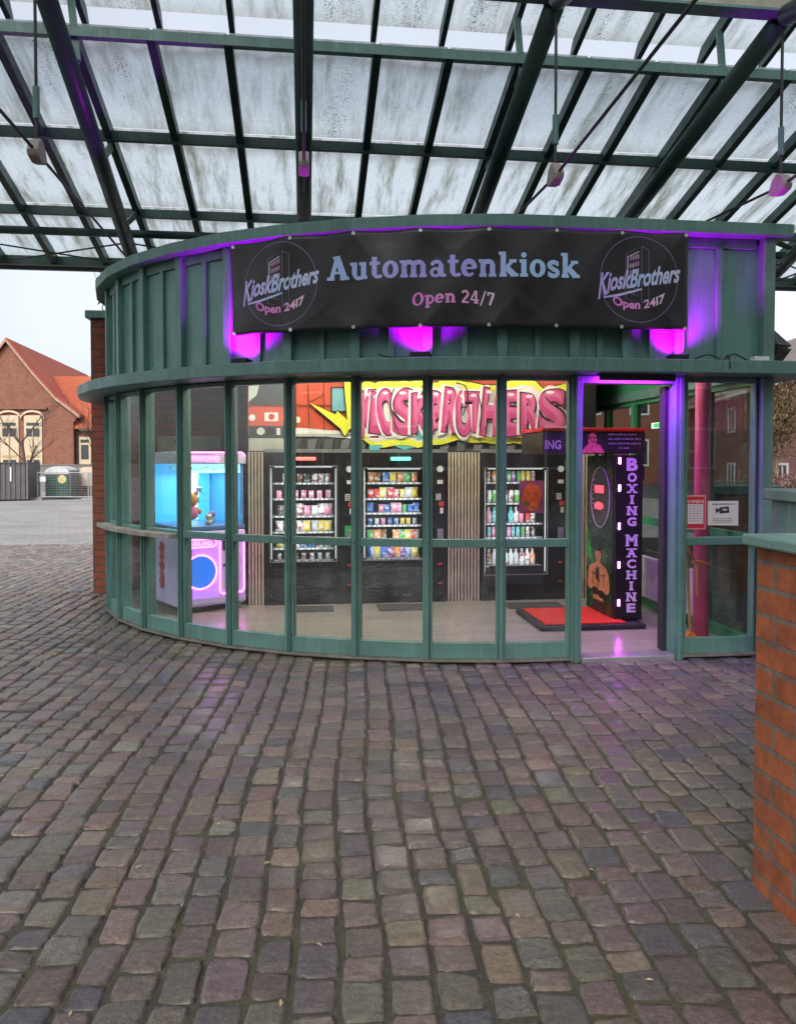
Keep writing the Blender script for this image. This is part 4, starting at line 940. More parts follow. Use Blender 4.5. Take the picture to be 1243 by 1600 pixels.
def plush(label, x, y, z, s, body, belly, rz):
    o = thing('plush_toy', label, 'plush toy', M31 @ Vector((x, y, z)), R(31) + rz, 'plush toys in the claw machine', local=True)
    q = MB(); q.lathe([(.3 * s, -.02 * s), (.62 * s, .1 * s), (.72 * s, .5 * s), (.5 * s, .95 * s), (.3 * s, 1.05 * s)], n=14)
    q.build('body', belly, o, 0, True)
    q = MB(); q.lathe([(.05 * s, .92 * s), (.5 * s, 1.05 * s), (.72 * s, 1.4 * s), (.62 * s, 1.8 * s), (.3 * s, 2.02 * s), (.02 * s, 2.06 * s)], n=14); q.build('head', body, o, 0, True)
    for sx in (-1, 1):
        q = MB(); q.lathe([(.01, -.16 * s), (.16 * s, -.1 * s), (.2 * s, 0), (.16 * s, .12 * s), (.01, .18 * s)], (sx * .55 * s, 0, 1.98 * s), 10); q.build('ear', belly, o, 0, True)
        q = MB(); q.tube([(sx * .5 * s, 0, .8 * s), (sx * .85 * s, -.25 * s, .5 * s)], [.2 * s, .16 * s], 8); q.build('arm', body, o, 0, True)
OR_, PK_, CRM = mat('orange_plush', (.70, .27, .04), .9), mat('pink_plush', (.70, .16, .34), .9), mat('cream_plush', (.68, .56, .42), .9)
plush('large orange plush toy with a pink body in the claw machine', .20, .22, .90, .13, OR_, PK_, -.1)
plush('cream plush toy lying low beside the orange one in the claw machine', .38, .16, .846, .05, CRM, CRM, .4)
plush('small pink plush toy at the back of the claw machine', .52, .40, .846, .055, PK_, CRM, .7)
plush('small white plush toy at the right front of the claw machine', .60, .16, .846, .045, WHITE, CRM, -.5)

# ------------------------------------------------------------------ boxing machine
bx = thing('boxing_machine', 'black boxing machine with white vertical lettering and a red top', 'arcade machine', (2.7, 6.9, .03))
u0, u1, v0, v1 = 2.74, 2.995, 6.65, 7.32
MB().box(u0, u1, v0, v1, .08, 1.56).build('tower', BLACK, bx, .006)
MB().ext([(u0 - .004, v0 + .05, .10), (u0 - .02, v1 - .02, .10), (u0 - .004, v1, .10)], (0, 0, 1.45)).build('front_wedge', mat('green_black_print', (.012, .05, .018), .3, 0, .6, 4), bx)
MB().box(2.07, u1 + .01, v0 - .02, v1, 1.575, 1.765).build('header', BLACK, bx, .006)
MB().box(2.06, u1 + .015, v0 - .03, v1, 1.767, 1.80).build('red_top', mat('red_gloss', (.55, .02, .015), .3, 0, .1), bx, .006)
MB().box(2.02, 2.97, v0 - .15, v1, .032, .075).build('platform', BLACKM, bx, .01)
MB().box(2.075, 2.80, v0 - .11, v1 - .06, .076, .092).build('red_mat', mat('red_studded_mat', (.62, .03, .02), .6, 0, .25, 50, .8, 140), bx, .004)
VIOL = emit('violet_led', (.85, .10, 1), 45)
LET = mat('lilac_letters', (.68, .56, .80), .4, 0, .05)
mach = 'BOXING MACHINE'; z = 1.535; q = MB()
for i, ch in enumerate(mach):
    if ch == ' ':
        z -= .055; q.build('side_lettering', LET, bx); q = MB(); continue
    hgt = .116 if i == 0 else (.106 if i == 7 else .081); wd = .105 if i in (0, 7) else .085
    if ch == 'I': wd = .026
    v, f = text2d(ch, 1, .045); v = fit(v, 2.893 - wd / 2, 2.893 + wd / 2, z - hgt, z)
    q.add([(a_, v0 - .0022, b_) for a_, b_ in v], f)
    ex = []
    if ch in 'XNMHAI':          # small slab serifs
        for xx in ([2.893 - wd / 2 + .012, 2.893 + wd / 2 - .012] if ch != 'I' else [2.893]):
            for zz in (z - hgt, z - .014): q.box(xx - .02, xx + .02, v0 - .0034, v0 - .0028, zz, zz + .014)
    z -= hgt + .018
q.build('side_lettering', LET, bx)
for zz in (1.51, 1.265, .925, .58, .24):
    lp = MB(); lp.box(2.768, 2.785, v0 - .006, v0 - .001, zz - .028, zz + .028); l1 = lp.build('violet_lamp', VIOL, bx, .003)
# meter on the slanted front: plane through (u0-.004, v0+.05) and (u0-.10, v1-.02)
def fr(a_, z_, d=.002):
    x = u0 - .004 + (-.016) * a_; y = v0 + .05 + (.60) * a_; k = math.hypot(.6, .016); return (x - .6 / k * d, y - .016 / k * d, z_)
def fplate(name, pts, m_, d):
    if name == 'boxer_print': pts = [(a_, .10 + (z_ - .10) * .70) for a_, z_ in pts]
    MB().poly([fr(a_, z_, d) for a_, z_ in pts]).build(name, m_, bx)
ell = [(.46 + .36 * math.cos(t), 1.17 + .28 * math.sin(t)) for t in [2 * math.pi * i / 36 for i in range(36)]]
fplate('meter_plate', ell, mat('dark_meter', (.06, .075, .065), .3, 0, .4, 12), .002)
MB().tube([fr(a_, z_, .004) for a_, z_ in ell + ell[:1]], .006, 6).build('meter_rim', mat('pale_rim', (.6, .62, .6), .4), bx)
REDL = emit('red_display', (1, .05, .08), 1.3)
fplate('score_display', [(.32, 1.21), (.66, 1.21), (.66, 1.28), (.32, 1.28)], REDL, .006)
fplate('round_display', [(.50 + .17 * math.cos(t), 1.09 + .035 * math.sin(t)) for t in [2 * math.pi * i / 20 for i in range(20)]], REDL, .006)
q = MB()
for i in range(7): q.poly([fr(.74 - .012 * abs(i - 3) ** 1.5 + .03 * math.cos(t), 1.33 - i * .045 + .007 * math.sin(t), .006) for t in [2 * math.pi * k / 10 for k in range(10)]])
q.build('meter_dots', WHITE, bx)
SK = mat('boxer_skin_print', (.50, .22, .10), .4, 0, .25, 20); DK = mat('boxer_dark_print', (.03, .02, .018), .4)
body_ = [(.28, .10), (.74, .10), (.70, .28), (.74, .42), (.86, .40), (.93, .50), (.90, .62), (.82, .70), (.66, .735), (.60, .76), (.59, .80), (.45, .80), (.44, .76), (.38, .735), (.20, .70), (.12, .62), (.09, .50), (.16, .40), (.28, .42), (.32, .28)]
for (cx_, cz, rx_, rz_, m_, d) in ((.51, .855, .115, .075, SK, .0036), (.51, .925, .10, .022, DK, .0042), (.20, .46, .12, .10, SK, .0036), (.82, .46, .12, .10, SK, .0036), (.62, .36, .14, .055, DK, .0048), (.38, .34, .14, .055, DK, .0044)):
    fplate('boxer_print', [(cx_ + rx_ * math.cos(t), cz + rz_ * math.sin(t)) for t in [2 * math.pi * i / 18 for i in range(18)]], m_, d)
fplate('boxer_print', body_, SK, .003)
SK2 = mat('boxer_shade_print', (.16, .07, .035), .4, 0, .3, 20)
for pts in ([(.46, .58), (.56, .58), (.55, .70), (.47, .70)], [(.24, .60), (.44, .57), (.44, .59), (.26, .625)], [(.58, .57), (.78, .60), (.77, .62), (.58, .59)], [(.49, .40), (.53, .40), (.53, .56), (.49, .56)], [(.30, .44), (.34, .60), (.31, .60), (.27, .46)], [(.70, .44), (.74, .46), (.72, .60), (.69, .60)]): fplate('boxer_print', pts, SK2, .0040)
fplate('boxer_print', [(.44, .50), (.60, .52), (.62, .66), (.54, .68)], DK, .0044)
fplate('boxer_print', [(.26, .10), (.76, .10), (.70, .25), (.32, .25)], DK, .0046)
for cx_ in (.47, .55): fplate('boxer_print', [(cx_ + .025 * math.cos(t), .862 + .007 * math.sin(t)) for t in [2 * math.pi * i / 10 for i in range(10)]], DK, .0046)
fplate('boxer_print', [(.48, .822), (.55, .822), (.55, .83), (.48, .83)], SK2, .0046)
fplate('print_streak', [(.98, .60), (.98, .95), (.80, .66), (.66, .52)], mat('bright_green_print', (.03, .30, .05), .4, 0, .4, 8), .0022)
q = MB()
for k in range(9): q.poly([fr(a_, z_, .005) for a_, z_ in rect(.22 + random.random() * .5, .30 + random.random() * .5, .80 + k * .012, .806 + k * .012)[0]])
q.build('meter_caption', RAILM, bx)
# header side: picture and lines of small print
hp = MB(); yy = v0 - .0225
hp.poly([(2.42, yy, 1.58), (2.63, yy, 1.58), (2.585, yy, 1.65), (2.555, yy, 1.66), (2.48, yy, 1.66), (2.445, yy, 1.63)]); hp.poly([(2.515 + .043 * math.cos(t), yy - .0006, 1.70 + .055 * math.sin(t)) for t in [2 * math.pi * i / 20 for i in range(20)]])
hp.build('header_portrait', mat('pink_portrait_print', (.55, .10, .16), .4, 0, .45, 30), bx)
hl = MB()
hl.poly([(2.487 + .0 + .02 * math.cos(t), yy - .0012, 1.712 + .006 * math.sin(t)) for t in [2 * math.pi * i / 10 for i in range(10)]]); hl.poly([(2.54 + .018 * math.cos(t), yy - .0012, 1.712 + .006 * math.sin(t)) for t in [2 * math.pi * i / 10 for i in range(10)]]); hl.poly([(2.515 + .02 * math.cos(t), yy - .0012, 1.672 + .005 * math.sin(t)) for t in [2 * math.pi * i / 10 for i in range(10)]])
hl.build('portrait_lines', DK, bx)['kind'] = 'stuff'
q = MB()
for r_, (z_, x0, x1) in enumerate(((1.735, 2.66, 2.92), (1.695, 2.66, 2.97), (1.655, 2.66, 2.97), (1.615, 2.76, 2.86))):
    x = x0
    while x < x1:
        wd = random.choice((.008, .012, .016)); q.box(x, x + wd, yy - .0006, yy, z_, z_ + random.choice((.011, .015))); x += wd + random.choice((.004, .005, .012))
q.build('header_small_print', mat('violet_small_print', (.28, .17, .40), .4), bx)
ftext('ING', 2.085, 2.23, 1.61, 1.69, yy - .001, mat('grey_letters', (.42, .42, .40), .5), 'header_lettering', bx, .03)
q = MB(); q.lathe([(.02, 0), (.06, .015), (.078, .06), (.06, .11), (.03, .13), (.02, .16)], (2.45, 6.95, 1.42), 16); q.build('punch_ball', mat('red_leather', (.30, .012, .015), .35), bx, 0, True)
MB().tube([(3.0, 6.72, 1.47), (3.03, 6.72, 1.46), (3.035, 6.72, 1.40), (3.03, 6.72, 1.34), (3.0, 6.72, 1.33)], .008, 8).build('handle', BLACKM, bx)

# ------------------------------------------------------------------ other things inside
for i, (x0, x1, y0, y1) in enumerate(((-.18, .28, 7.62, 7.90), (.72, 1.22, 7.60, 7.92), (2.02, 2.60, 7.55, 7.85))):
    tag(MB().box(x0, x1, y0, y1, .0315, .040).build('floor_mat', mat('dark_mat', (.055, .052, .05), .9, 0, .2, 30), None, .003), ('dark floor mat in front of the machine with white and pink packs', 'dark floor mat in front of the snack bag machine', 'dark floor mat in front of the drinks machine')[i], 'floor mat', 'floor mats before the vending machines')
rad = thing('radiator', 'long white ribbed radiator along the right glass wall inside', 'radiator', (3.36, 7.0, .03))
rb = MB()
for i in range(34): rb.box(3.33, 3.39, 6.25 + i * .05, 6.288 + i * .05, .16, .56)
ro = rb.build('ribs', mat('radiator_white', (.62, .58, .56), .4), rad, .006); ro['kind'] = 'stuff'
MB().box(3.345, 3.375, 6.25, 7.95, .19, .215).box(3.345, 3.375, 6.25, 7.95, .50, .525).build('rail', WHITE, rad); MB().tube([(3.36, 6.3, .03), (3.36, 6.3, .17)], .012).tube([(3.36, 7.85, .03), (3.36, 7.85, .17)], .012).build('pipe', SILVER, rad)
MAG = mat('magenta_paint', (.72, .06, .23), .4, 0, .1, 3)
tag(MB().tube([(3.27, 6.12, .03), (3.27, 6.12, 2.90)], .062, 24).build('steel_column', MAG, None, 0, True), 'round magenta steel column behind the glass right of the door', 'column')
ORG = mat('orange_plastic', (.75, .16, .02), .5)
st = MB(); st.tube([(3.27 + .066 * math.cos(t), 6.12 + .066 * math.sin(t), .665 + .012 * math.sin(t * 2)) for t in [2 * math.pi * i / 24 for i in range(25)]], .012, 6); st.tube([(3.21, 6.08, .66), (3.12, 6.03, .76), (3.08, 6.0, .83)], .008, 6); st.tube([(3.205, 6.07, .655), (3.195, 6.05, .52), (3.20, 6.05, .40)], .009, 6)
tag(st.build('strap', ORG), 'orange strap tied around the magenta column', 'strap')
br = thing('broom', 'orange broom leaning in the corner behind the right glass pane', 'broom', (3.06, 5.92, .03))
MB().tube([(3.075, 5.92, .12), (3.06, 5.98, .95)], .012, 8).build('handle', mat('orange_handle', (.55, .20, .06), .5), br)
q = MB(); q.hexa([(2.99, 5.88, .032), (3.16, 5.88, .032), (3.16, 5.96, .032), (2.99, 5.96, .032), (3.05, 5.90, .13), (3.10, 5.90, .13), (3.10, 5.94, .13), (3.05, 5.94, .13)]); q.build('brush', ORG, br, .004)
ex = thing('exit_sign', 'small green and white exit sign on the inner side glass', 'sign', (3.44, 7.35, 1.78))
MB().box(3.425, 3.45, 7.16, 7.42, 1.83, 1.885).build('plate', emit('exit_white', (.75, .95, .75), .3), ex); MB().box(3.42, 3.4245, 7.24, 7.36, 1.838, 1.877).build('pictogram', emit('exit_green', (.05, .6, .15), .3), ex)
# notices on the right pane
nt_ = thing('notice_sign', 'red opening hours notice with a white table on the right pane', 'sign', (2.96, 5.62, .95))
X0, X1, Z0, Z1 = 2.872, 3.035, .985, 1.245
MB().box(X0, X1, 5.622, 5.628, Z0, Z1).build('sheet', mat('pink_border', (.72, .30, .32), .5, 0, .05), nt_)
MB().box(X0 + .009, X1 - .009, 5.6195, 5.6215, Z0 + .01, Z1 - .01).build('red_field', mat('red_field', (.55, .015, .04), .5, 0, .05), nt_)
MB().box(X0 + .016, X1 - .022, 5.6175, 5.619, Z0 + .042, Z1 - .068).build('white_table', mat('pale_table', (.66, .58, .60), .5, 0, .05), nt_)
ftext('OPEN', X0 + .016, X1 - .020, Z1 - .060, Z1 - .036, 5.6185, mat('notice_letters', (.75, .55, .55), .5), 'heading', nt_)
q = MB()
for i in range(7):
    z_ = Z1 - .085 - i * .019; x = X0 + .026
    for wd in (.018, .03, .022, .02):
        if x + wd < X1 - .028: q.box(x, x + wd * random.uniform(.7, 1), 5.6165, 5.6172, z_, z_ + .006); x += wd + .006
q.build('table_lines', mat('table_lines', (.33, .26, .36), .5), nt_)
cs_ = thing('camera_notice', 'white video surveillance notice with a black camera symbol on the right pane', 'sign', (3.17, 5.62, 1.0))
MB().hexa([(3.055, 5.622, 1.015), (3.30, 5.622, 1.01), (3.30, 5.627, 1.01), (3.055, 5.627, 1.015), (3.053, 5.622, 1.20), (3.298, 5.622, 1.20), (3.298, 5.627, 1.20), (3.053, 5.627, 1.20)]).build('sheet', mat('paper', (.68, .63, .58), .6, 0, .05), cs_)
cm = MB(); cm.poly([(3.145, 5.6205, 1.103), (3.225, 5.6205, 1.11), (3.220, 5.6205, 1.158), (3.143, 5.6205, 1.150)]); cm.poly([(3.115, 5.6205, 1.105), (3.145, 5.6205, 1.123), (3.145, 5.6205, 1.135), (3.115, 5.6205, 1.148)]); cm.build('camera_symbol', mat('symbol_black', (.03, .025, .025), .5), cs_)
q = MB(); x = 3.085
while x < 3.26: wd = random.uniform(.008, .02); q.box(x, x + wd, 5.6198, 5.6212, 1.173, 1.18); x += wd + .005
for zz in (1.035, 1.05, 1.065): q.box(3.09, 3.25, 5.6205, 5.6212, zz, zz + .003)
q.build('lettering', mat('symbol_black2', (.06, .05, .05), .5), cs_)
ch = MB().box(3.170, 3.205, 5.6195, 5.6202, 1.127, 1.139).build('caption', mat('caption_white', (.6, .58, .55), .5), cs_)
# pale sign on the brick wall behind the claw machine
sg = thing('wall_sign', 'beige wall panel with a round brown emblem behind the claw machine', 'sign', (-1.5, 9.33, 1.4))
MB().box(-1.75, -.98, 9.325, 9.346, 1.42, 1.80).build('panel', mat('beige_panel', (.36, .30, .20), .5), sg); MB().poly([(-1.43 + .075 * math.cos(t), 9.322, 1.73 + .06 * math.sin(t)) for t in [2 * math.pi * i / 20 for i in range(20)]]).build('emblem', mat('brown_emblem', (.16, .035, .03), .5), sg)
tag(MB().box(-.93, -.875, 9.29, 9.345, .03, 2.9).build('pipe_cover', mat('beige_cover', (.38, .28, .18), .5)), 'beige vertical pipe cover on the dark brick wall', 'pipe cover')
# ceiling lamps of the shop; the doorway one is added fill light
for i, (x, y) in enumerate(((-.1, 7.3), (1.15, 7.2), (2.4, 7.55), (2.95, 6.25))):
    o = thing('ceiling_lamp', ('flat white ceiling lamp before the white and pink packs machine', 'flat white ceiling lamp before the snack bag machine', 'flat white ceiling lamp before the drinks machine', 'flat white panel added just inside the doorway to brighten the right side')[i], 'lamp', (x, y, 2.9), 0, 'ceiling lamps inside the kiosk')
    MB().box(x - .31, x + .31, y - .16, y + .16, 2.87, 2.899).build('frame', WHITE, o); MB().box(x - .29, x + .29, y - .14, y + .14, 2.865, 2.8695).build('diffuser', emit('lamp_white', (1, .91, .78), (38, 38, 15, 11)[i]), o)

# ------------------------------------------------------------------ glass roof over the square
PW_ = .573; KS = .268; Z0R = 6.43; RV = 5.3
zr = lambda v, d=0: Z0R - KS * (RV + abs(v - RV)) + d
canopy = thing('glass_canopy_roof', 'large green steel and dirty glass canopy roof over the cobbled square', 'canopy roof', (1.7, 5.3, 0))
I0, I1 = -8, 14
U0, U1 = PW_ * I0, PW_ * I1
for i in range(I0, I1 + 1):
    u = PW_ * i
    MB().bar((u, 6.17, zr(6.17, -.05)), (u, 9.55, zr(9.55, -.05)), .066, .10).build('rafter', GREEN_D, canopy)
    MB().bar((u, 4.43, zr(4.43, -.05)), (u, 1.05, zr(1.05, -.05)), .066, .10).build('rafter', GREEN_D, canopy)
    q = MB(); q.ext([(u - .022, 6.50, zr(6.50, .40)), (u - .022, 6.62, zr(6.50, .26)), (u - .022, 6.45, zr(6.50, .30)), (u - .022, RV, zr(RV, .30)), (u - .022, RV, zr(RV, .40))], (.044, 0, 0)); q.build('lantern_rafter', GREEN_D, canopy)
for nm, v, d, wd, ht in (('ridge_purlin', 6.18, -.045, .06, .075), ('purlin', 7.29, -.06, .05, .085), ('purlin', 8.47, -.06, .05, .085), ('eave_beam', 9.50, -.05, .07, .10), ('ridge_purlin', 4.42, -.045, .06, .075), ('purlin', 2.5, -.06, .05, .085), ('eave_beam', 1.1, -.05, .07, .10), ('lantern_purlin', 5.98, .30, .05, .07)):
    MB().bar((U0 - .1, v, zr(v, d - .012)), (U1 + .1, v, zr(v, d - .012)), wd, ht).build(nm, GREEN if nm == 'ridge_purlin' else GREEN_D, canopy)  # ridge purlins get the paler green: light they catch put into colour
for v in (9.64, .96): MB().tube([(U0 - .2, v, zr(v, -.045)), (U1 + .2, v, zr(v, -.045))], .058, 16).build('gutter', GREEN_D, canopy, 0, True)
for v in (8.62, 1.98): MB().tube([(U0, v, zr(v, -.20)), (U1, v, zr(v, -.20))], .042, 14).build('brace_tube', GREEN_D, canopy, 0, True)
for i in range(I0, I1):
    a, b_ = PW_ * i + .012, PW_ * (i + 1) - .012; uc = (a + b_) / 2
    for v0, v1, d in ((6.17, 7.285, .004), (7.295, 8.465, .004), (8.475, 9.52, .004), (5.31, 6.50, .405)):
        q = MB(); th_ = .008
        q.hexa([(a, v0, zr(v0, d)), (b_, v0, zr(v0, d)), (b_, v1, zr(v1, d)), (a, v1, zr(v1, d)), (a, v0, zr(v0, d + th_)), (b_, v0, zr(v0, d + th_)), (b_, v1, zr(v1, d + th_)), (a, v1, zr(v1, d + th_))])
        q.f = q.f[:1]; q.mi = q.mi[:1]
        o = q.build('glass_panel', ROOFB if 7 < v0 else ROOFG, canopy); c_ = Vector((uc, (v0 + v1) / 2, zr((v0 + v1) / 2, d))); o.data.transform(Matrix.Translation(-c_)); o.matrix_parent_inverse = INV[canopy.name]; o.location = c_
for v0, v1, d in ((4.5, 1.05, .004), (5.29, 4.10, .405)):
    MB().poly([(U0, v0, zr(v0, d)), (U0, v1, zr(v1, d)), (U1, v1, zr(v1, d)), (U1, v0, zr(v0, d))]).build('glass_sheet', ROOFG, canopy)
q = MB(); zb = 4.685
q.box(U0, U1, RV - .065, RV + .065, zb, zb + .018); q.box(U0, U1, RV - .065, RV + .065, zb + .21, zb + .228); q.build('ridge_beam_flange', GREEN, canopy)
MB().box(U0, U1, RV - .012, RV + .012, zb + .019, zb + .209).build('ridge_beam_web', mat('beige_web', (.42, .38, .30), .6), canopy)
CLAMP = mat('pale_cast_clamp', (.34, .29, .27), .55, 0, .15, 12)
TUB = .33; IRON = mat('dark_iron', (.03, .032, .033), .5, 0, .2)
mains = [(-5.16, -5.3), (-3.44, -3.55), (-1.70, -1.87), (0, 0), (1.73, 1.77), (3.40, 3.29), (5.16, 5.62), (6.88, 7.0)]
for k, (ua, ub) in enumerate(mains):
    for sg in (1, -1):
        V_ = lambda d: RV + sg * d
        p0 = (ua, V_(.05), zr(V_(.05), -TUB)); p1 = (ub, V_(3.78), zr(V_(3.78), -TUB))
        L_ = lambda t: tuple(p0[i] + (p1[i] - p0[i]) * t for i in range(3))
        MB().tube([p0, p1], .072, 18).build('main_tube', GREEN_D, canopy, 0, True)
        for t in (.24, .52, .80):       # gusset plates up to the rafter above
            a_ = Vector(L_(t)); ur = PW_ * round(ua / PW_); q = MB()
            q.ext([(a_.x, a_.y - .07, a_.z + .03), (ur, a_.y + .02, zr(a_.y + .02, -.095)), (ur, a_.y + .14, zr(a_.y + .14, -.095)), (a_.x, a_.y + .03, a_.z + .03)], (.012, 0, 0)); q.build('gusset', GREEN, canopy)
        zt = zr(6.2, .30); ur = PW_ * round(ua / PW_)
        MB().bar((ur + .03, V_(.90), zr(V_(.90), -.25)), (ur - .02, V_(.90), zt), .05, .035).build('lantern_strut', GREEN, canopy)
        # under-tie
        nd = (ua, RV, 3.49)
        MB().tube([(ua, V_(.07), 3.485), (ub, V_(3.70), zr(V_(3.70), -TUB - .02))], .0105, 8).build('tie_rod', IRON, canopy)
        if k < len(mains) - 1:
            MB().tube([L_(.86), (mains[k + 1][1] - .05, V_(4.15), zr(V_(4.15), -.12))], .009, 6).build('tie_rod', IRON, canopy)
            l2 = mains[k + 1]; q0 = (l2[0] + (l2[1] - l2[0]) * .86, L_(.86)[1], L_(.86)[2])
            MB().tube([q0, (ub + .05, V_(4.15), zr(V_(4.15), -.12))], .009, 6).build('tie_rod', IRON, canopy)
    MB().tube([(ua, RV, 3.55), (ua, RV, 4.69)], .0105, 8).build('hanger_rod', IRON, canopy)
    MB().tube([(ua, RV, 3.70), (ua, RV, 3.90)], .021, 10).build('hanger_sleeve', GREEN, canopy)
    pr = [(.085, -.055), (.10, -.02), (.06, .05), (.0, .085), (-.06, .05), (-.10, -.02), (-.085, -.055), (0, -.075)]
    MB().ext([(ua - .035, RV + a_, 3.49 + b_) for a_, b_ in pr], (.07, 0, 0)).build('rod_clamp', CLAMP, canopy, .012)

# ------------------------------------------------------------------ brick piers and walls
def ubrick(name, x0, x1, y0, y1, z1, par, m_=BRICK, oz=.06):
    o = MB().box(x0, x1, y0, y1, -.05, z1).build(name, m_, par)
    if par is None: recenter(o, (0, 0, oz))
    else:
        o.data.transform(Matrix.Translation((0, 0, -oz))); o.location = (0, 0, oz)
    return o
pier = thing('brick_pier', 'tall slim dark red brick pier with green cap beside the kiosk left edge', 'brick pier', (-2.1, 9.6, 0))
ubrick('masonry', -2.42, -1.70, 9.28, 9.34, 3.13, pier, BRICK_D); ubrick('masonry', -2.42, -2.0, 9.341, 10.0, 3.13, pier, BRICK_D)
MB().box(-2.47, -1.66, 9.23, 10.05, 3.132, 3.22).build('cap', GREEN, pier, .01)
MB().box(-2.0, -1.84, 9.10, 9.2, 3.3, 3.66).build('steel_shoe', GREEN_D, pier)
fw = thing('brick_wall', 'low orange brick wall with pale green metal coping in the right foreground', 'brick wall', (1.76, .6, 0))
ubrick('masonry', 1.564, 1.93, -2.0, 2.543, 1.205, fw)
MB().box(1.528, 1.966, -2.04, 2.582, 1.207, 1.247).build('coping', GREEN_L, fw, .008)
def CU(X, Y): return (X * math.cos(YAW) + Y * math.sin(YAW), -X * math.sin(YAW) + Y * math.cos(YAW))
def camthing(name, label, cat, X, Y, rz=0, group=None, z=0):
    x, y = CU(X, Y); return thing(name, label, cat, (x, y, z), -YAW + rz, group, local=True)
rw = camthing('brick_wall', 'short brick wall with dark green coping behind the kiosk corner post', 'brick wall', 4.1, 9.0)
ubrick('masonry', -.4, .26, 0, .35, 1.12, rw); MB().box(-.44, .31, -.05, .4, 1.122, 1.225).build('coping', GREEN, rw, .01)
cab = camthing('utility_cabinet', 'blue green metal cabinet with overhanging lid behind the foreground wall', 'cabinet', 2.95, 4.85)
MB().box(-.50, .55, -.22, .25, -.02, 1.25).build('body', GREEN_L, cab, .008); MB().box(-.55, .60, -.27, .3, 1.252, 1.325).build('lid', GREEN_L, cab, .012); MB().box(-.47, .52, -.235, -.2205, .12, 1.18).build('door', GREEN_L, cab, .004)
# right roof column with its dark collar lantern
rc = thing('roof_column', 'brown weathered roof column with a dark tiled collar at the right', 'column', (5.62, 9.05, 0))
MB().tube([(5.60, 9.05, 0), (5.60, 9.05, 3.62)], .085, 14).build('shaft', mat('brown_weathered', (.25, .17, .12), .7, 0, .3, 5), rc, 0, True)
MB().lathe([(.09, 3.28), (.12, 3.40), (.13, 3.6), (.06, 3.70)], (5.60, 9.05, 0), 10).build('head', mat('brown_head', (.30, .19, .13), .7, 0, .3, 6), rc)
TILE = brick_mat('dark_collar_tiles', (.055, .05, .052), (.03, .028, .03), (.008, .008, .009), .11, .085, .012, .3, .4)
MB().lathe([(.14, 3.10), (.33, 2.90)], (5.60, 9.05, 0), 8).build('collar', TILE, rc); MB().lathe([(.33, 2.86), (.17, 2.64)], (5.60, 9.05, 0), 8).build('collar', TILE, rc)
vine = MB()
for k in range(26):
    p_ = Vector((-2.15 + random.uniform(-.18, .25), 9.25 + random.uniform(-.1, .15), 3.25 + random.uniform(0, .1))); pts = [p_]
    for j in range(6):
        p_ = p_ + Vector((random.uniform(-.05, .06), random.uniform(-.03, .03), random.uniform(.02, .12) if k % 3 else random.uniform(-.06, .05))); pts.append(p_)
    vine.tube(pts, [.006 - .0007 * j for j in range(7)], 5)
    for j in range(2, 6):
        for s_ in range(2):
            d = Vector((random.uniform(-.07, .07), random.uniform(-.03, .03), random.uniform(-.03, .05))); vine.tube([pts[j], pts[j] + d], [.003, .0012], 4)
for k in range(16):
    u = -1.75 + random.uniform(-.15, 1.0); v = 7.6 - (u + 1.7) * .95 + .1 ; p_ = Vector((u, v, 3.29)); vine.tube([p_, p_ + Vector((random.uniform(-.1, .1), .02, .03)), p_ + Vector((random.uniform(-.18, .18), .04, random.uniform(.0, .05)))], [.004, .003, .0015], 4)
tag(vine.build('dry_vine', mat('dry_twig', (.12, .085, .06), .9)), 'dry bare vine climbing from the brick pier to the roof gutter', 'vine')

# ------------------------------------------------------------------ the far side of the square, left
RTILE = None
def roof_tile(name, c1, c2):
    m, n, l, p = newmat(name); tc = n.new('ShaderNodeTexCoord').outputs['Object']
    wv = n.new('ShaderNodeTexWave'); wv.bands_direction = 'Z'; wv.inputs['Scale'].default_value = 1.6; wv.inputs['Distortion'].default_value = .4; l.new(tc, wv.inputs['Vector'])
    c = mix(n, l, ramp(n, l, noise(n, l, tc, .6, 6, .65), [(.35, 0), (.65, 1)]), c1, c2); c = mix(n, l, 1.0, c, ramp(n, l, wv.outputs['Fac'], [(0, .78), (.5, 1.05)]), 'MULTIPLY')
    l.new(c, p.inputs['Base Color']); p.inputs['Roughness'].default_value = .8; return m
RT1 = roof_tile('orange_roof_tiles', (.36, .085, .04), (.45, .11, .048)); RT2 = roof_tile('grey_roof_tiles', (.16, .13, .12), (.22, .18, .16)); RT3 = roof_tile('red_roof_tiles', (.42, .095, .055), (.50, .12, .06))
CREAM = mat('cream_render', (.58, .47, .32), .7, 0, .08, 2); DGL = mat('dark_window_glass', (.04, .045, .05), .15, 0, .2, 3); DARKW = mat('weathered_board', (.10, .075, .06), .8)
house = camthing('gabled_house', 'red brick gabled house with tall cream window bays across the square', 'house', -23.9, 48.0)
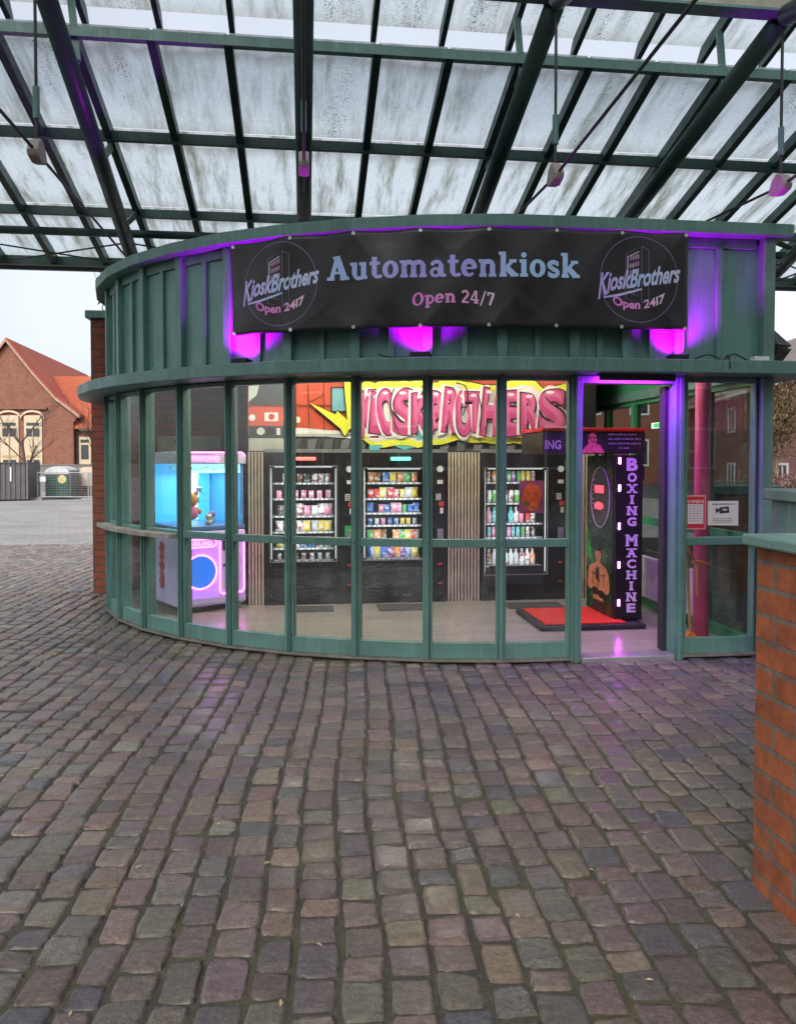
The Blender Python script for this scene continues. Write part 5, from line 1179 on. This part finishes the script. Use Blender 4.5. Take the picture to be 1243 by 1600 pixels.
# gable outline with flared eaves (local x right, z up)
gab = [(-4.1, 0), (3.95, 0), (3.95, 3.9), (4.25, 4.35), (2.95, 5.35), (1.7, 6.75), (0, 8.85), (-1.7, 6.75), (-2.95, 5.35), (-4.4, 4.35), (-4.1, 3.9)]
SK_ = -.16
MB().ext([(x, 0, z) for x, z in gab], (SK_ * 20, 20, 0)).build('wall', BRICK_H, house)
q = MB(); edge = [(4.45, 4.27), (2.95, 5.41), (1.7, 6.82), (0, 8.95), (-1.7, 6.82), (-2.95, 5.41), (-4.6, 4.25)]
for a_, b_ in zip(edge[:-1], edge[1:]):
    q.ext([(a_[0], -.25, a_[1]), (b_[0], -.25, b_[1]), (b_[0], -.25, b_[1] + .14), (a_[0], -.25, a_[1] + .14)], (SK_ * 20, 20.5, 0))
q.build('roof', RT3, house)
q = MB()
for a_, b_ in zip(edge[:-1], edge[1:]): q.ext([(a_[0], -.30, a_[1] - .10), (b_[0], -.30, b_[1] - .10), (b_[0], -.30, b_[1] + .04), (a_[0], -.30, a_[1] + .04)], (0, .045, 0))
q.build('verge_board', mat('pale_verge', (.40, .30, .22), .7), house)
for x0, x1 in ((-.52, .62), (.95, 2.05), (-2.0, -.9)):
    wf = MB().box(x0, x1, -.08, .05, .4, 4.35).build('window', CREAM, house, .02); wd = x1 - x0
    q = MB()
    for (a_, b_, z0, z1) in ((.15, .85, 3.72, 3.9), (.13, .46, 3.05, 3.55), (.54, .87, 3.05, 3.55), (.15, .45, 1.20, 1.62), (.55, .85, 1.20, 1.62)): q.box(x0 + wd * a_, x0 + wd * b_, -.10, -.085, z0, z1)
    q.build('pane', DGL, wf); MB().box(x0 + wd * .12, x0 + wd * .88, -.10, -.083, 1.75, 1.9).build('sill_band', mat('ochre_band', (.45, .33, .15), .7), wf)
    MB().box((x0 + x1) / 2 - .03, (x0 + x1) / 2 + .03, -.13, -.082, .4, 3.6).build('mullion', mat('brown_mullion', (.35, .25, .18), .7), wf)
    q = MB(); pts = arc((x0 + x1) / 2, 4.2, wd / 2 + .18, .48, 180, 0, 12); q.ext([(a_, -.16, b_) for a_, b_ in pts] + [(a_, -.16, b_ - .14) for a_, b_ in pts[::-1]], (0, .15, 0)); q.build('arch', mat('pale_arch', (.58, .45, .33), .7), wf)
MB().box(-2.3, 2.4, -.22, .02, 4.72, 4.84).build('string_course', mat('brown_course', (.22, .10, .07), .8), house)
MB().box(3.96, 12.0, .5, 9.0, 0, 3.6).build('wing_wall', BRICK_H, house)
q = MB(); q.hexa([(3.3, .1, 3.52), (12.2, .1, 3.52), (12.2, 4.6, 7.1), (.7, 4.6, 7.1), (3.3, .1, 3.67), (12.2, .1, 3.67), (12.2, 4.6, 7.25), (.7, 4.6, 7.25)]); q.build('wing_roof', RT1, house)
MB().box(4.3, 12.2, .02, .095, 3.40, 3.54).build('gutter', DARKW, house)
wf = MB().box(4.12, 4.85, .40, .52, 1.35, 3.05).build('window', CREAM, house); MB().box(4.25, 4.72, .385, .399, 1.65, 2.55).box(4.22, 4.75, .385, .399, 2.68, 2.88).build('pane', DGL, wf)
MB().box(3.965, 4.05, .36, .45, .2, 3.4).build('downpipe', DARKW, house)
MB().tube([(2.0, 9.0, 7.2), (2.0, 9.0, 11.8)], .035, 6).box(1.9, 2.1, 8.98, 9.02, 11.2, 11.25).build('antenna', IRON, house)
bwall = camthing('boundary_wall', 'long low grey wall in front of the gabled house', 'wall', -20, 40.5); MB().box(-10, 12, 0, .3, 0, 1.30).box(-10, 12, -.04, .34, 1.302, 1.36).build('masonry', mat('grey_wall', (.20, .175, .165), .85, 0, .2, 1.2), bwall)
ct = camthing('container', 'dark grey corrugated steel container standing at the far edge of the square', 'container', -14.25, 30.0, R(14))
q = MB(); n_ = 24
prof = []
for i in range(n_):
    x = -4.2 + 4.2 * i / n_; st_ = 4.2 / n_; prof += [(x, 0), (x + st_ * .45, 0), (x + st_ * .55, .035), (x + st_ * .95, .035)]
prof += [(0, 0), (0, 2.4), (-4.2, 2.4)]
q.prism(prof, .05, 1.44); q.build('body', mat('container_grey', (.105, .10, .098), .6, 0, .15, 2), ct)
MB().box(-4.22, .02, -.02, 2.42, 1.441, 1.48).build('lid', mat('container_dark', (.07, .072, .075), .6), ct); MB().box(-.035, .01, -.03, -.021, .05, 1.44).build('corner_post', mat('container_post', (.16, .155, .15), .6), ct); MB().box(-.62, -.57, -.012, .0, .75, 1.30).build('white_mark', WHITE, ct)
bn = camthing('recycling_bin', 'green recycling bin with a white domed lid and round yellow sticker', 'bin', -13.6, 31.6)
MB().box(-.52, .46, -.45, .45, .05, 1.02).build('body', mat('bin_green', (.025, .075, .05), .5, 0, .2, 3), bn, .06)
q = MB(); q.ext([(a_ - .03, -.46, b_) for a_, b_ in arc(0, 1.02, .50, .30, 180, 0, 12)], (0, .92, 0)); q.build('lid', mat('bin_lid', (.55, .55, .56), .5), bn)
MB().poly([(.18 + .17 * math.cos(t), -.462, .80 + .17 * math.sin(t)) for t in [2 * math.pi * i / 18 for i in range(18)]]).build('sticker', mat('yellow_sticker', (.68, .56, .25), .5), bn); MB().box(.462, .52, -.45, .45, .05, 1.15).build('side', mat('bin_side', (.10, .11, .11), .5), bn)
pl = camthing('covered_pallets', 'pale tarpaulin bulging over a stack of brown pallets', 'covered pile', -12.65, 32.6)
q = MB()
for k in range(5): q.box(-.65, .62, -.4, .4, .05 + k * .09, .11 + k * .09)
q.build('pallet_stack', mat('pallet_wood', (.24, .13, .08), .8, 0, .3, 6), pl)
q = MB(); n1 = 14; vs = []
for j in range(8):
    for i in range(n1): 
        a_ = 2 * math.pi * i / n1; t = j / 7; rx_ = .72 * (1 - .25 * t ** 3); ry_ = .5 * (1 - .3 * t ** 3); sq = .55
        vs.append((math.copysign(abs(math.cos(a_)) ** sq, math.cos(a_)) * rx_ + .03 * math.sin(5 * a_), math.copysign(abs(math.sin(a_)) ** sq, math.sin(a_)) * ry_, .48 + .78 * t + .03 * math.sin(3 * a_ + j)))
fs = [(j * n1 + i, j * n1 + (i + 1) % n1, (j + 1) * n1 + (i + 1) % n1, (j + 1) * n1 + i) for j in range(7) for i in range(n1)] + [tuple(range(7 * n1, 8 * n1))]
q.add(vs, fs).build('tarpaulin', mat('tarp_beige', (.50, .39, .31), .7, 0, .15, 2), pl, 0, False)
fe = camthing('mesh_barrier', 'grey wire mesh site barrier in front of the bin', 'barrier', -12.4, 30.6)
q = MB(); GALV = mat('galvanised', (.38, .38, .38), .5, .5, .1)
for x in (-1.75, .25, .35, 2.3): q.tube([(x, 0, .03), (x, 0, 1.1)], .022, 6)
for z in (.12, 1.08): q.tube([(-1.75, 0, z), (2.3, 0, z)], .018, 6)
q.build('frame', GALV, fe); q = MB()
for i in range(40): q.tube([(-1.7 + i * .1, .004, .12), (-1.7 + i * .1, .004, 1.08)], .0035, 4)
for i in range(9): q.tube([(-1.75, -.004, .2 + i * .1), (2.3, -.004, .2 + i * .1)], .0035, 4)
mm = q.build('mesh', GALV, fe); MB().box(-1.65, -1.42, -.03, -.02, .72, .92).build('plate', WHITE, fe); MB().box(-2.0, -1.5, -.2, .2, .0, .09).box(.05, .55, -.2, .2, .0, .09).build('foot', GREYST, fe)
def bare_tree(name, label, X, Y, h, r, seed, tw=3, spread=.55, mt=None, z=0, crown=None):
    rs = random.Random(seed); t = camthing(name, label, 'tree', X, Y, 0, None, z); tr = MB(); br_ = MB()
    def grow_(p, d, ln, rad, lev):
        pts = [p]; q_ = Vector(p); dd = Vector(d)
        for k in range(4):
            dd = (dd + Vector((rs.uniform(-.16, .16), rs.uniform(-.16, .16), rs.uniform(-.03, .12)))).normalized(); q_ = q_ + dd * ln / 4; pts.append(tuple(q_))
        (tr if lev == 0 else br_).tube(pts, [rad * (1 - .11 * k) for k in range(5)], 6 if lev < 2 else 4)
        if lev < tw:
            for k in range(4 if lev else 6):
                f = rs.uniform(.35, 1); i_ = min(int(f * 4), 3); b0 = Vector(pts[i_]) + (Vector(pts[i_ + 1]) - Vector(pts[i_])) * (f * 4 - i_)
                a_ = rs.uniform(0, 6.28); nd = (dd * .7 + Vector((math.cos(a_), math.sin(a_), .25)) * spread * 1.3).normalized(); grow_(tuple(b0), nd, ln * rs.uniform(.45, .68), rad * .48, lev + 1)
    grow_((0, 0, 0), (0, 0, 1), h * .55, r, 0)
    mt = mt or mat('bark', (.07, .05, .04), .9); tr.build('trunk', mt, t); br_.build('crown', mt, t); return t
bare_tree('bare_tree', 'bare winter tree in front of the cream windows of the gabled house', -19.9, 41.8, 5.0, .085, 3, 3, .5)
bare_tree('sapling', 'slender bare sapling beside the right wing of the gabled house', -16.9, 43.5, 6.4, .05, 11, 3, .3)

# ------------------------------------------------------------------ right: brick house behind the kiosk
rh = camthing('brick_house', 'pink brick house with grey tiled roof and white windows behind the kiosk', 'house', 15.0, 24.0)
# left front runs along local y, slightly skewed
q = MB(); q.prism([(.2, 0), (3.6, 26), (14, 26), (14, 0)], 0, 4.85); q.build('wall', brick_mat('pink_brick', (.30, .125, .095), (.26, .105, .08), (.30, .22, .19), .25, .08, .01, .2), rh)
q = MB(); q.hexa([(-.35, -.4, 4.86), (3.1, 26.4, 4.86), (8.6, 26.4, 8.6), (6.6, -.4, 8.6), (-.35, -.4, 5.0), (3.1, 26.4, 5.0), (8.6, 26.4, 8.75), (6.6, -.4, 8.75)]); q.build('roof', RT2, rh)
q = MB(); q.hexa([(-.42, -.4, 4.72), (3.03, 26.4, 4.72), (3.3, 26.4, 4.72), (-.1, -.4, 4.72), (-.42, -.4, 4.858), (3.03, 26.4, 4.858), (3.3, 26.4, 4.858), (-.1, -.4, 4.858)]); q.build('eave_board', mat('white_eave', (.62, .60, .58), .6), rh)
q = MB(); q.box(5.4, 6.1, 14.5, 15.3, 7.0, 9.6); q.box(5.33, 6.17, 14.43, 15.37, 9.601, 9.75); q.build('chimney', mat('chimney_brick', (.24, .13, .10), .8), rh)
for yy_, zz0, zz1 in ((3.0, 3.0, 4.3), (5.8, 3.0, 4.3), (8.6, 3.0, 4.3), (12.2, 3.0, 4.3), (16, 3.0, 4.3), (3.0, .1, 1.45), (5.8, .1, 1.45), (8.6, .1, 1.45), (12.2, .1, 1.45), (16, .1, 1.45)):
    x_ = .2 + 3.4 * yy_ / 26; k_ = 3.4 / 26; wy = 1.25; f = MB(); wfv = lambda d, a_: (x_ + k_ * a_ - d, yy_ + a_)
    def sk(mb, d0, d1, a0, a1, z0, z1):
        P = [wfv(d1, a0), wfv(d0, a0), wfv(d0, a1), wfv(d1, a1)]; mb.hexa([(*p_, z0) for p_ in P] + [(*p_, z1) for p_ in P])
    fr_ = 0.1
    sk(f, -.02, .06, 0, fr_, zz0, zz1); sk(f, -.02, .06, wy - fr_, wy, zz0, zz1); sk(f, -.02, .06, fr_, wy - fr_, zz0, zz0 + .1); sk(f, -.02, .06, fr_, wy - fr_, zz1 - .1, zz1); sk(f, -.02, .05, wy / 2 - .04, wy / 2 + .04, zz0 + .1, zz1 - .1)
    wo = f.build('window', WHITE, rh); g = MB(); sk(g, -.02, .02, fr_, wy / 2 - .04, zz0 + .1, zz1 - .1); sk(g, -.02, .02, wy / 2 + .04, wy - fr_, zz0 + .1, zz1 - .1); g.build('pane', DGL, wo)
r2 = camthing('brick_building', 'dark brick building further down the street seen through the side glass', 'building', 9, 52)
MB().box(-2, 16, 0, 10, 0, 8).build('wall', BRICK_H, r2); MB().ext([(-2.4, -.5, 8), (-2.4, 10.5, 8), (-2.4, 5, 12)], (19, 0, 0)).build('roof', RT2, r2)
for k in range(5):
    for z in (1.2, 4.6):
        wo = MB().box(k * 3.2, k * 3.2 + 1.3, -.06, .02, z, z + 1.8).build('window', WHITE, r2); MB().box(k * 3.2 + .12, k * 3.2 + 1.18, -.07, -.061, z + .12, z + 1.68).build('pane', DGL, wo)
TW = mat('brown_twig', (.22, .155, .085), .9, 0, .3, 9)
def bush(name, label, X, Y, w_, d_, z0, h, cnt, mt, seed, trunk=0):
    rs = np.random.default_rng(seed); t = camthing(name, label, 'shrub', X, Y); q = MB()
    c_ = rs.normal(0, .42, (cnt, 3)); vs = []; fs = []
    for k in range(cnt):
        p_ = np.array([c_[k, 0] * w_, c_[k, 1] * d_, z0 + h / 2 + np.clip(c_[k, 2], -1, 1) * h / 2]); d = rs.normal(0, 1, 3); d /= np.linalg.norm(d); e = np.cross(d, [0.3, .5, .8]); e /= np.linalg.norm(e)
        s_ = rs.uniform(.05, .16); b0 = len(vs); vs += [tuple(p_ - d * s_ - e * .012), tuple(p_ + d * s_), tuple(p_ - d * s_ + e * .03)]; fs.append((b0, b0 + 1, b0 + 2))
    q.add(vs, fs); q.build('twigs', mt, t)
    tk = MB(); 
    for k in range(5): tk.tube([(rs.normal(0, .1), 0, 0), (rs.normal(0, .2) * w_, 0, z0 + h * .3), (rs.normal(0, .4) * w_, 0, z0 + h * .7)], [.07, .04, .015], 6)
    tk.build('stem', mt, t); return t
bush('bare_shrub', 'tall brown leafless shrub covering the pink brick house wall', 13.7, 28.6, .95, .8, 1.7, 2.9, 7000, TW, 5)
bush('low_hedge', 'low pinkish brown hedge at the foot of the pink brick house', 12.2, 25.2, 2.0, .5, .0, 1.1, 5000, mat('pinkish_twig', (.30, .19, .16), .9, 0, .3, 9), 6)
# house row added behind the viewer so the panes reflect brick, not bright sky
nb_ = camthing('added_house_row', 'long brick house row added behind the viewer to keep sky out of the panes', 'house', 0, -17)
MB().box(-24, 24, -6, 0, 0, 7.5).build('wall', BRICK_H, nb_); MB().ext([(-24.4, .5, 7.5), (-24.4, -6.5, 7.5), (-24.4, -3, 11)], (48.8, 0, 0)).build('roof', RT2, nb_)
for k in range(13):
    for z in (1.2, 4.5):
        x = -22 + k * 3.6; wo = MB().box(x, x + 1.3, -.02, .06, z, z + 1.7).build('window', WHITE, nb_); MB().box(x + .1, x + 1.2, .061, .07, z + .1, z + 1.6).build('pane', DGL, wo)

# ------------------------------------------------------------------ leaf bits and grit lying on the cobbles
q = MB(); rl = random.Random(4)
for k in range(70):
    d = rl.uniform(1.9, 7.5); x = rl.uniform(-.5, .45) * d; y = math.sqrt(max(d * d - x * x, 1)) ; 
    if inside((x, y), FOOT) or (x > 1.5 and y < 2.6): continue
    a_ = rl.uniform(0, 6.28); l_ = rl.uniform(.006, .017); w2 = l_ * rl.uniform(.3, .6); c_, s_ = math.cos(a_), math.sin(a_); z = .009
    q.add([(x + c_ * l_, y + s_ * l_, z), (x - s_ * w2, y + c_ * w2, z + .003), (x - c_ * l_, y - s_ * l_, z), (x + s_ * w2, y - c_ * w2, z + .002)], [(0, 1, 2, 3)])
tag(q.build('leaf_bits', mat('dry_leaf', (.34, .27, .15), .8, 0, .4, 3)), 'scattered pale leaf bits lying on the cobbles', 'leaf litter', None, 'stuff')
q = MB(); q.lathe([(.001, .012), (.012, .0115), (.013, .006)], (.80, 1.83, 0), 12); tag(q.build('chewing_gum', WHITE), 'flat white spot of chewing gum on a dark cobble in the foreground', 'chewing gum')
